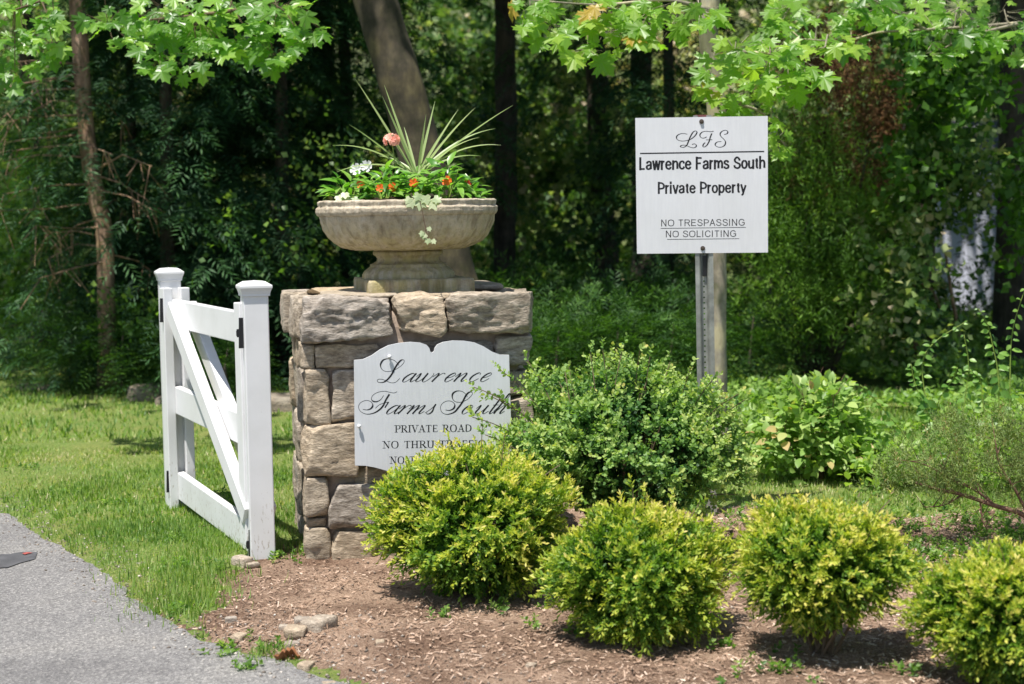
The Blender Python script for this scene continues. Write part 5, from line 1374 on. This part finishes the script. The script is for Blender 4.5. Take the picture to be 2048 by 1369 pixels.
# cedar with brown dead upper foliage, right
cd = AT(1630, 760, 13.0); ced = thing('cedar_tree', (cd.x, 13.0, 0), 'feathery green cedar with several stems and brown dead foliage above, right of the sign', 'tree')
for k, (bx_, tx, ty) in enumerate(((1615,1560,420),(1622,1600,300),(1632,1650,250),(1642,1700,380),(1650,1760,500),(1610,1530,560),(1648,1735,300))):
    a = AT(bx_, 768, 13.0); e = AT(tx, ty, 13.0 + (k % 3 - 1)*.25); mb = MB(); mb.tube([Vector((a.x, a.y, -.05)), a.lerp(e, .4) + Vector((.04*(k % 2), 0, 0)), e], [.035, .026, .008], 8); mb.build('stem', M['bark_dark'], ced, smooth=True)
def cloud_px(boxes, D_, n, seed, dspread=.35):
    g = np.random.default_rng(seed); out = []
    A = np.array([b[2]*b[3] for b in boxes], float); A /= A.sum()
    for b, w_ in zip(boxes, A):
        k = int(n * w_) + 1; a = g.uniform(0, 6.28, k); r_ = np.sqrt(g.random(k)) * (1 + .25 * np.sin(a*5 + seed))
        for X, Y in zip(b[0] + b[2]*r_*np.cos(a), b[1] + b[3]*r_*np.sin(a)): out.append(tuple(AT(X, Y, D_ + g.normal()*dspread)))
    return np.array(out)
P = cloud_px([(1640,470,150,190),(1580,560,110,130),(1700,600,120,120),(1610,300,70,110),(1540,440,70,120),(1730,480,90,120)], 12.9, 5200, 70, .4)
P = P[fbm(P*3.2, 14, 3) > -.22]; g2 = np.random.default_rng(6)
V, F, T = sprigs(P, norm(np.array([[0, 0, 1.]]) + g2.normal(size=P.shape)*.55), 9, 8, .16, NEED, .06, np.clip(.35 + fbm(P*2, 2, 2)*.4 + g2.normal(size=len(P))*.15, 0, 1), .1, .8, .4, .2)
o = obj('foliage', V, F, M['cedar'], ced, tone=T); o['kind'] = 'stuff'
P = cloud_px([(1680,180,120,130),(1730,300,90,110),(1640,90,110,80),(1600,330,60,60),(1780,200,60,90)], 13.3, 2400, 71, .3); P = P[fbm(P*3, 15, 2) > -.3]
V, F, T = sprigs(P, norm(np.array([[0, 0, -1.]]) + g2.normal(size=P.shape)*.4), 10, 9, .2, NEED, .06, g2.random(len(P)), .2, .7, .5, .1)
o = obj('dead_foliage', V, F, M['deadneedle'], ced, tone=T); o['kind'] = 'stuff'; o['label'] = 'brown dead foliage'

# ------------------------------------------------------------------ the wood beyond, understory and ground cover
g = np.random.default_rng(77); n = 60000
P = np.c_[g.uniform(-13, 13, n), g.uniform(20.5, 33, n), np.zeros(n)]
P[:, 2] = HG(P[:, :2]) + np.minimum(7.5, .9 + (P[:, 1] - 20.5) * .62 + 1.2*fbm(P * .5, 91, 2)) * g.random(n) ** .8
th = P[:, 0] / P[:, 1]; x_gap = (1938 - 1024) / FPX
P = P[~((np.abs(th - x_gap) < .022) & (g.random(len(P)) < .93))]
P = P[fbm(P * .75, 18, 4) > -.12]
cl_ = fbm(P * .5, 28, 3); tn = np.clip(.42 + cl_*.45 + g.normal(size=len(P))*.2, 0, 1)
V, F, T = sprigs(P, rdir(len(P), g), 12, 3, .3, PATCH, .17, tn, .2, 1, .8, .1)
tag(obj('distant_wood', V, F, M['wood'], tone=T), 'mass of sun flecked foliage deep in the wood', 'wood', kind='stuff')
bx0 = AT(1930, 470, 19.6); hs = thing('standin_shed', (bx0.x, 19.6, 0), 'made-up pale shed standing in for the pale gap in the foliage at the far right', 'shed')  # made-up shed, added to fill the pale gap between the leaves
mb = MB(); mb.box((bx0.x, 20.2, 1.0), (.40, 0, 0), (0, .6, 0), (0, 0, 1.05)); mb.build('wall', plain('pale_siding', (.62,.64,.74), .7), hs)
X = bx0.x; obj('roof', [(X-.6, 19.5, 2.05), (X+.6, 19.5, 2.05), (X+.6, 20.9, 2.05), (X-.6, 20.9, 2.05), (X-.6, 20.2, 2.5), (X+.6, 20.2, 2.5)], [(0,1,5,4), (2,3,4,5), (0,4,3), (1,2,5), (3,2,1,0)], plain('grey_shingle', (.12,.12,.13), .9), hs)
mb = MB(); mb.box((X+.2, 19.585, .95), (.17, 0, 0), (0, .02, 0), (0, 0, .9)); mb.build('door', plain('shed_door', (.5,.52,.6), .7), hs)
# understory shrubs (each a thing)
UB = []
for k in range(2):
    P, Dn, T = crown_points(900, (0, 0, .35), (.62, .55, .40), 950+k, .2, 1.0, .35, 2.2, -.15)
    V, F, TT = sprigs(P, norm(Dn*np.array([1, 1, .35]) + np.array([0, 0, .1])), 50+k, 8, .18, NEED, .065, np.clip(np.random.default_rng(k).normal(.6, .2, len(P)), 0, 1), .4, 1.0, .3, .2, flat=True)
    UB.append(np_mesh('foliage', V, F, M['seedling'], TT))
US = [(985,560,13.5,1.0),(1110,555,13.8,1.05),(1050,660,12.6,.8),(1160,660,12.0,.8),(1280,600,12.8,.9),(1340,650,12.0,.8),(960,650,12.4,.9),(1230,690,11.6,.85),(1370,610,13.4,1.0),(1110,700,11.4,.8),(1500,620,12.6,.8),(240,640,12.9,.8),(140,700,13.0,.7),(350,700,12.5,.75),(450,740,12.2,.6)]
ul = 'low feathery evergreen seedling in the shade '
wh = ['behind the pillar top, close to the urn base', 'behind the pillar, highest one left of the sign', 'directly right of the cap stones', 'above the left half of the boxwood', 'left of the steel post, upper one', 'touching the steel post from the left', 'hidden mostly behind the pillar', 'just above the top of the boxwood', 'behind the steel post', 'right beside the pillar above the boxwood', 'right of the tan maple trunk', 'left of the far gate post, upper one', 'at the edge of the left lawn', 'right of the far gate post', 'low between the two gate posts']
for i, (px, py, D_, s_) in enumerate(US):
    c = AT(px, py, D_); t = thing('evergreen_seedling', (c.x, D_, 0), ul + wh[i], 'shrub', 'low evergreens in the shade')
    mb = MB(); mb.tube([(c.x, D_, -.05), (c.x, D_, .3), (c.x + .03, D_, .75*s_)], [.02, .014, .005], 6); mb.build('stem', M['bark_dark'], t)
    o = bpy.data.objects.new('foliage', UB[i % 2]); COL.objects.link(o); o.parent = t; o.scale = (s_*1.15, s_*1.15, s_*1.25); o.rotation_euler = (0, 0, rnd.uniform(0, 6)); o['kind'] = 'stuff'
n = 26000; P = np.c_[g.uniform(-1.2, 6.5, n), g.uniform(9.6, 19, n)]; P = P[(P[:, 0] < .36*P[:, 1]) & (P[:, 0] > -.02 * P[:, 1])]
P = P[(fbm(np.c_[P, np.zeros(len(P))]*1.2, 19, 3) > -.3) & ((P[:, 0] > 1.1) | (P[:, 1] > 11))]
hh = .05 + .28 * np.clip(fbm(np.c_[P, np.zeros(len(P))]*1.0, 23, 2) + .5, .1, 1) * g.random(len(P))
P3 = np.c_[P, zof(P) + hh]
V, F, T = sprigs(P3, norm(rdir(len(P3), g)*.6 + np.array([0, 0, .8])), 13, 4, .07, ROUND2, .055, np.clip(g.normal(.4, .22, len(P3)), 0, 1), .2, 1.2, .4, .1)
tag(obj('ground_cover', V, F, M['suntint_weed'], tone=T), 'leafy ground cover in the dappled shade right of the sign post', 'ground cover', kind='stuff')
# ------------------------------------------------------------------ sunlit leafy trees inside the wood
def leaf_cloud_tree(name, boxes, D_, n, seed, m, ls, label, cat='tree', leaf=None, thr=-.1, trunk=None, nl=4, L=.2, ds=.5, down=0.):
    P = cloud_px(boxes, D_, n, seed, ds); P = P[(fbm(P*2.6, seed, 3) > thr)]; P = P[P[:, 2] > .03]
    g = np.random.default_rng(seed); c = P.mean(0)
    t = thing(name, (c[0], D_, 0), label, cat)
    V, F, T = sprigs(P, norm(rdir(len(P), g) + np.array([0, 0, down])), seed, nl, L, leaf or PATCH, ls, np.clip(g.normal(.5, .22, len(P)) + fbm(P*1.5, 4, 2)*.3, 0, 1), .25, 1.0, .6, .1)
    o = obj('foliage', V, F, m, t, tone=T); o['kind'] = 'stuff'
    for pts, r_ in (trunk or []):
        mb = MB(); W = [AT(a, b, D_ + .1) for a, b in pts]; mb.tube(W, [r_ * (1 - .6*i/len(W)) for i in range(len(W))], 8); mb.build('stem', M['bark_red'], t, smooth=True)
    return t
leaf_cloud_tree('understory_tree', [(60,230,110,90),(110,360,110,90),(60,480,120,110),(190,560,80,110),(230,430,60,90),(30,610,80,60)], 15.4, 2600, 201, M['suntint_weed'], .09, 'sunlit pale green foliage behind the dead spruce branches at left', thr=.05)  # sunlit look comes from the lightened leaf colour
leaf_cloud_tree('understory_tree', [(960,200,80,110),(1060,300,120,140),(1130,430,130,130),(1000,470,90,90),(1230,260,70,110),(660,230,60,130),(1100,130,110,80)], 18.3, 3200, 202, M['wood'], .12, 'olive and tan sun flecked foliage between the dark trunks right of the urn', thr=.08)
leaf_cloud_tree('understory_tree', [(1800,520,90,120),(1880,400,80,120),(1850,640,100,70),(1760,640,70,60),(1870,250,60,90),(1950,330,60,70),(1930,520,50,90),(1850,560,50,80)], 12.9, 2700, 203, M['wood'], .08, 'light olive shrubby tree with reddish bare stems behind the vines at right', thr=.05,
                trunk=[([(1830,700),(1815,600),(1820,500),(1800,420)], .03), ([(1815,600),(1850,520),(1870,440)], .016), ([(1890,640),(1865,580),(1830,560)], .014), ([(1925,700),(1905,600),(1890,500)], .018)])
leaf_cloud_tree('understory_tree', [(1960,150,110,100),(1870,300,60,110),(2040,400,30,140),(1850,120,60,70),(1830,320,50,80)], 12.4, 1700, 204, M['canopy'], .085, 'mid green leafy branches hanging at the upper right', thr=.0)

leaf_cloud_tree('understory_tree', [(640,330,70,120),(560,470,90,90),(300,560,110,90),(430,430,60,70),(690,480,60,70)], 12.9, 420, 205, M['weed'], .06, 'sparse broad leaves of a sapling mixed into the dark hemlocks between gate and urn', thr=.1)

# ------------------------------------------------------------------ maple sprays in front
def maple_mesh(k, m):
    g = random.Random(k)
    R_ = [(.0,.02),(.14,-.07),(.30,-.02),(.50,.0),(.42,.12),(.31,.21),(.47,.25),(.68,.34),(.59,.43),(.64,.60),(.45,.54),(.22,.50),(.26,.66),(.31,.77),(.16,.80),(0,1.02)]
    R_ = [(x * g.uniform(.93, 1.07), y + g.uniform(-.015, .015)) for x, y in R_]; R_[0] = (0, .02); R_[-1] = (0, 1.02)
    out = R_ + [(-x * g.uniform(.93, 1.05), y) for x, y in R_[-2:0:-1]]
    cu, cv = g.uniform(-.1, .75), g.uniform(-.15, .6); zf = lambda x, y: -cu*x*x - cv*max(0, y-.3)**2 + .22*abs(x) + .05*math.sin(6*math.atan2(y-.2, x)) * math.hypot(x, y-.2)
    V = [(0, .2, .02)] + [(x, y, zf(x, y)) for x, y in out]; n = len(out)
    return np_mesh('leaf', V, [(0, i+1, (i+1) % n + 1) for i in range(n)], m)
ML = [maple_mesh(k, M['maple']) for k in range(7)]; MY = [maple_mesh(k+9, M['maple_light']) for k in range(7)]
def sprays(tree, clusters, main, D_, meshes, size, seed, bm, r0, lim=300, exact=()):
    g = random.Random(seed); cnt = 0
    lines = [[AT(x, y, D_ + d) for x, y, d in L_] for L_ in main]
    br = []
    for L_ in lines:
        mb = MB(); C = [Vector(c) for c in catmull([tuple(p) for p in L_], 6)]; mb.tube(C, [r0 * (1 - .75*i/len(C)) for i in range(len(C))], 7)
        br.append((mb, C))
    dense = [(mb, C, C) for mb, C in br]
    jobs = []
    for (cx, cy, rx, ry, n, dd) in clusters:
        c = AT(cx, cy - ry*.3, D_ + dd); mb, C, _ = min(dense, key=lambda q: min((p - c).length for p in q[1])); a = min(C, key=lambda p: (p - c).length)
        mb.tube([a, a.lerp(c, .5) + Vector((0, 0, .05)), c], [.005, .004, .002], 5, False)
        jobs.append((mb, c, cx, cy, rx, ry, n, dd))
    objs = {}
    todo = []
    for mb, c, cx, cy, rx, ry, n, dd in jobs:
        for k in range(n):
            a = g.uniform(0, 6.28); r_ = math.sqrt(g.random()); y = cy + ry*r_*math.sin(a)
            p = AT(cx + rx*r_*math.cos(a), y, D_ + dd + g.uniform(-.22, .22)); todo.append((mb, c, p))
    for x, y, dd in exact: todo.append((dense[0][0], AT(x, y-20, D_+dd), AT(x, y, D_+dd)))
    for mb, c, p in todo:
        o_ = p - c; mb.tube([c.lerp(p, .3), p + Vector((0, 0, .01))], [.0016, .0011], 4, False)
    for mb, C, _ in dense: objs[id(mb)] = mb.build('branch', bm, tree, smooth=True)
    for mb, c, p in todo[:lim]:
        o_ = (p - c); d = Vector((o_.x*1.2 + g.uniform(-.5, .5)*.3, o_.y*.6 - .05 + g.uniform(-.15, .1), -.14 + g.uniform(-.12, .10)))
        n_ = Vector((g.uniform(-.45, .45), -.75 + g.uniform(-.35, .45), .8))
        s_ = size * g.uniform(.5, 1.2)
        place('leaf', g.choice(meshes), objs[id(mb)], p, d, n_, s_)
sprays(big, [(40,25,70,45,24,.0),(25,90,50,40,12,.1),(110,45,35,30,10,.0),(105,95,38,22,14,-.1),(30,150,40,30,9,.1),(330,28,62,42,26,.0),(400,55,62,50,22,.1),(470,30,55,40,18,.0),(555,28,60,36,20,.0),(610,48,42,42,12,.1),(320,105,48,38,14,.0),(395,120,50,40,16,.0),(470,85,42,35,10,.1),(545,112,48,32,14,.0),(605,90,35,30,8,.0),(520,70,50,30,10,.1),(215,60,60,50,16,.25),(270,45,40,40,10,.2)],
       [[(735,-90,1.5),(640,-40,.4),(520,10,.0),(400,30,0),(300,40,0)], [(735,-120,1.5),(500,-90,.6),(300,-60,.2),(120,-10,0),(30,20,0)]], 9.2, ML, .105, 3, M['twig'], .02, 300, [(366,150,0),(362,158,.05)])
sprays(yng, [(1060,25,50,35,16,0),(1100,55,45,30,12,0),(1200,25,60,40,22,0),(1210,75,55,35,14,0),(1175,105,35,30,10,0),(1300,30,60,40,22,0),(1340,65,50,35,12,.05),(1400,30,45,30,10,-.2),(1470,110,60,40,20,-.1),(1420,158,38,22,8,-.1),(1540,120,60,45,22,-.2),(1600,130,55,45,20,-.2),(1500,185,60,25,10,-.1),(1575,175,40,25,7,-.2),(1555,285,24,35,10,.1),(1545,235,25,30,5,.1),(1460,210,40,25,8,.15),(1580,25,55,35,14,0),(1660,90,50,25,10,-.1)],
       [[(1420,20,0),(1330,0,0),(1200,10,0),(1060,0,0)], [(1424,100,0),(1500,105,-.1),(1580,110,-.2),(1650,95,-.2)], [(1436,215,0),(1500,215,.05),(1550,245,.1)]], 8.7, MY, .108, 4, M['bark_tan'], .013, 300)
rb = thing('maple_bough', AT(2250, 20, 9.4), 'long level maple bough with green leaves reaching in from the right', 'branch')
WL[rb.name] = AT(2250, 20, 9.4)
sprays(rb, [(1640,40,60,35,14,0),(1700,25,50,35,12,0),(1760,20,60,35,14,0),(1840,30,55,40,16,0),(1920,25,60,40,18,0),(2000,40,60,50,20,0),(2030,90,40,35,10,0),(1960,80,50,30,10,0),(1850,115,50,22,7,.1),(1900,95,40,20,6,.1),(1700,85,40,20,7,0),(1545,65,35,20,5,0)],
       [[(2250,20,0),(2050,45,0),(1850,60,0),(1760,65,0),(1690,82,0),(1600,78,0)], [(1850,60,0),(1800,30,0),(1730,-10,0)], [(2050,45,0),(1950,70,0),(1880,100,.1)]], 9.4, ML, .105, 5, M['bark_tan'], .012, 300)

# ------------------------------------------------------------------ broad-leaved bush, vines, juniper at the right
OV = [ovate(M['bushleaf']), ovate(M['bushleaf'], 4)]
bs = AT(1635, 960, 8.45); bush = thing('broadleaf_bush', (bs.x, 8.45, 0), 'rounded bush with broad pale green leaves and reddish tips right of the sign post', 'shrub')
mb = stems((bs.x, 8.45, -.02), (bs.x, 8.45, .25), (.30, .28, .34), 14, 5, .006, 3); mb.build('stems', M['twig_red'], bush)
g = random.Random(31)
for k in range(300):
    a = g.uniform(0, 6.28); el = math.asin(g.uniform(-.05, 1)); r_ = g.uniform(.35, 1.0) ** .7
    o_ = Vector((math.cos(a)*math.cos(el), math.sin(a)*math.cos(el), math.sin(el)))
    p = Vector((bs.x, 8.45, .16)) + Vector((o_.x*.345, o_.y*.3, o_.z*.40)) * r_
    if k < 40: p = AT(g.uniform(1505, 1570), g.uniform(860, 930), 8.3 + g.uniform(-.1, .2)); 
    d = o_ * .8 + Vector((g.uniform(-.5, .5), g.uniform(-.6, .2), g.uniform(-.6, .15)))
    place('leaf', OV[k % 2], bush, p, d, Vector((g.uniform(-.4, .4), g.uniform(-.9, 0), .9)), g.uniform(.045, .085))
P, Dn, T = crown_points(380, (bs.x, 8.5, .22), (.31, .27, .32), 77, .1, .95, .2, 2, -.5)
V, F, T = sprigs(P, norm(Dn + np.array([0, -.3, .4])), 77, 5, .09, ROUND2, .06, np.clip(np.random.default_rng(3).normal(.5, .2, len(P)), 0, 1), .2, 1.1, .5, .1)
o = obj('inner_foliage', V, F, M['suntint_weed'], bush, tone=T); o['kind'] = 'stuff'
VN = [([(1870,860),(1850,790),(1846,720),(1875,680),(1935,642)], 'arching vine shoot bending right, second from the left of the tall shoots'), ([(1998,800),(1995,740),(1985,690),(1975,650),(1957,618)], 'vine shoot curling left at its tip, left of the tallest one'),
      ([(2020,770),(2022,690),(2030,640),(2050,578)], 'tallest vine shoot at the right edge of the photo'), ([(1920,870),(1930,800),(1937,730),(1928,670)], 'straight short vine shoot between two arching ones'),
      ([(1860,850),(1842,800),(1828,760),(1822,728)], 'small vine shoot at the left of the tall curving ones'), ([(1812,880),(1775,830),(1745,795),(1720,770)], 'vine shoot leaning left towards the broadleaf bush'),
      ([(1975,870),(1965,800),(1960,760),(1940,740)], 'low vine shoot curving left in front of the tall shoots'), ([(1870,870),(1878,800),(1905,760),(1915,735)], 'low vine shoot leaning right below the arching one')]
VLM = [ovate(M['vineleaf']), ovate(M['vineleaf'], 4)]
for i, (pts, lb) in enumerate(VN):
    D_ = 8.2 + .12*(i % 4); P = [AT(x, y, D_) for x, y in pts]; t = thing('vine_shoot', (P[0].x, D_, 0), lb, 'vine', 'vine shoots at the right')
    C = [Vector(c) for c in catmull([(P[0].x, D_, 0)] + [tuple(p) for p in P], 6)]; mb = MB(); mb.tube(C, [.0042 * (1 - .7*k/len(C)) for k in range(len(C))], 6); mb.build('stem', M['greenstem'], t, smooth=True)
    for k in range(3, len(C)):
        for sgn in ((1,) if k % 2 else (-1,)):
            s_ = .075 * (1 - .72 * k/len(C)) * g.uniform(.7, 1.25)
            place('leaf', VLM[k % 2], t, C[k] + Vector((sgn*.006, -.004, 0)), Vector((sgn*.8 + g.uniform(-.3, .3), g.uniform(-.7, .3), g.uniform(-.9, .3))), Vector((g.uniform(-.6, .6), -.7, g.uniform(.3, 1))), s_)
sp_ = []
g2 = np.random.default_rng(55)
for k in range(190):
    px, py = g2.uniform(1745, 2140), g2.uniform(860, 930); D_ = 8.0 + g2.uniform(0, 1.0); c = AT(px, py, D_); sp_.append((c.x, D_, .08, int(g2.integers(5, 9))))
P = []
for x, y, r_, n_ in sp_:
    for k in range(n_): P.append((x + g2.normal()*r_, y + g2.normal()*r_, g2.uniform(.02, .34) * (.65 + .35*math.sin(x*5))))
P = np.array(P)
V, F, T = sprigs(P, norm(rdir(len(P), g2)*.7 + np.array([0, -.2, .8])), 14, 5, .09, ROUND2, .062, np.clip(g2.normal(.55, .2, len(P)), 0, 1), .2, 1.1, .5, .1)
tag(obj('leafy_weeds', V, F, M['suntint_weed'], tone=T), 'thick leafy weeds under the vine shoots at the right', 'weeds', kind='stuff')
P = []
for k in range(700):
    px, py = g2.uniform(1470, 1800), g2.uniform(890, 940); c = G(px, py); P.append((c.x, c.y, Hs(c.x, c.y) + g2.uniform(.01, .09)))
P = np.array(P); P = P[fbm(P*4, 8, 2) > -.15]
V, F, T = sprigs(P, norm(rdir(len(P), g2)*.7 + np.array([0, 0, .8])), 15, 5, .06, ROUND2, .034, np.clip(g2.normal(.6, .2, len(P)), 0, 1), .2, 1.1, .5, .1)
tag(obj('low_herbs', V, F, M['suntint_weed'], tone=T), 'low leafy herbs between the lawn and the broadleaf bush', 'weeds', kind='stuff')
jb = AT(2120, 1060, 6.9); jun = thing('juniper', (jb.x, 6.9, 0), 'scraggly low juniper with bare reddish branches at the right edge', 'shrub')
for pts, r_ in (([(2130,1090),(2050,1032),(1990,1012),(1925,990),(1870,978),(1830,965)], .013), ([(1990,1012),(1950,980),(1905,960),(1880,930)], .007), ([(2060,1036),(2030,980),(2000,930),(1990,880)], .008), ([(1960,1000),(1965,1040),(1975,1060)], .004), ([(2100,1060),(2070,980),(2060,900)], .009), ([(1925,990),(1890,1010),(1850,1015)], .004), ([(1905,960),(1850,930),(1800,920)], .004)):
    mb = MB(); C = [Vector(c) for c in catmull([tuple(AT(x, y, 6.75)) for x, y in pts], 5)]; mb.tube(C, [r_ * (1 - .6*k/len(C)) for k in range(len(C))], 7)
    for k in range(2, len(C), 2): mb.tube([C[k], C[k] + Vector((g.uniform(-.08, .08), g.uniform(-.08, .08), g.uniform(-.02, .12)))], [.003, .001], 4, False)
    mb.build('branch', M['twig_red'], jun, smooth=True)
P = cloud_px([(1960,920,110,70),(1860,930,85,60),(2050,900,80,85),(1800,960,55,45),(1930,870,60,40),(2040,980,60,50),(1900,985,90,30)], 6.8, 1700, 88, .16)
P = P[fbm(P*8, 9, 3) > -.25]
V, F, T = sprigs(P, norm(g2.normal(size=P.shape)*.45 + np.array([-.25, 0, 1.])), 16, 14, .085, NEED, .024, np.clip(g2.normal(.5, .2, len(P)) + .25*(P[:, 2] < .12), 0, 1), .05, .7, .3, .15)
o = obj('foliage', V, F, M['juniper'], jun, tone=T); o['kind'] = 'stuff'
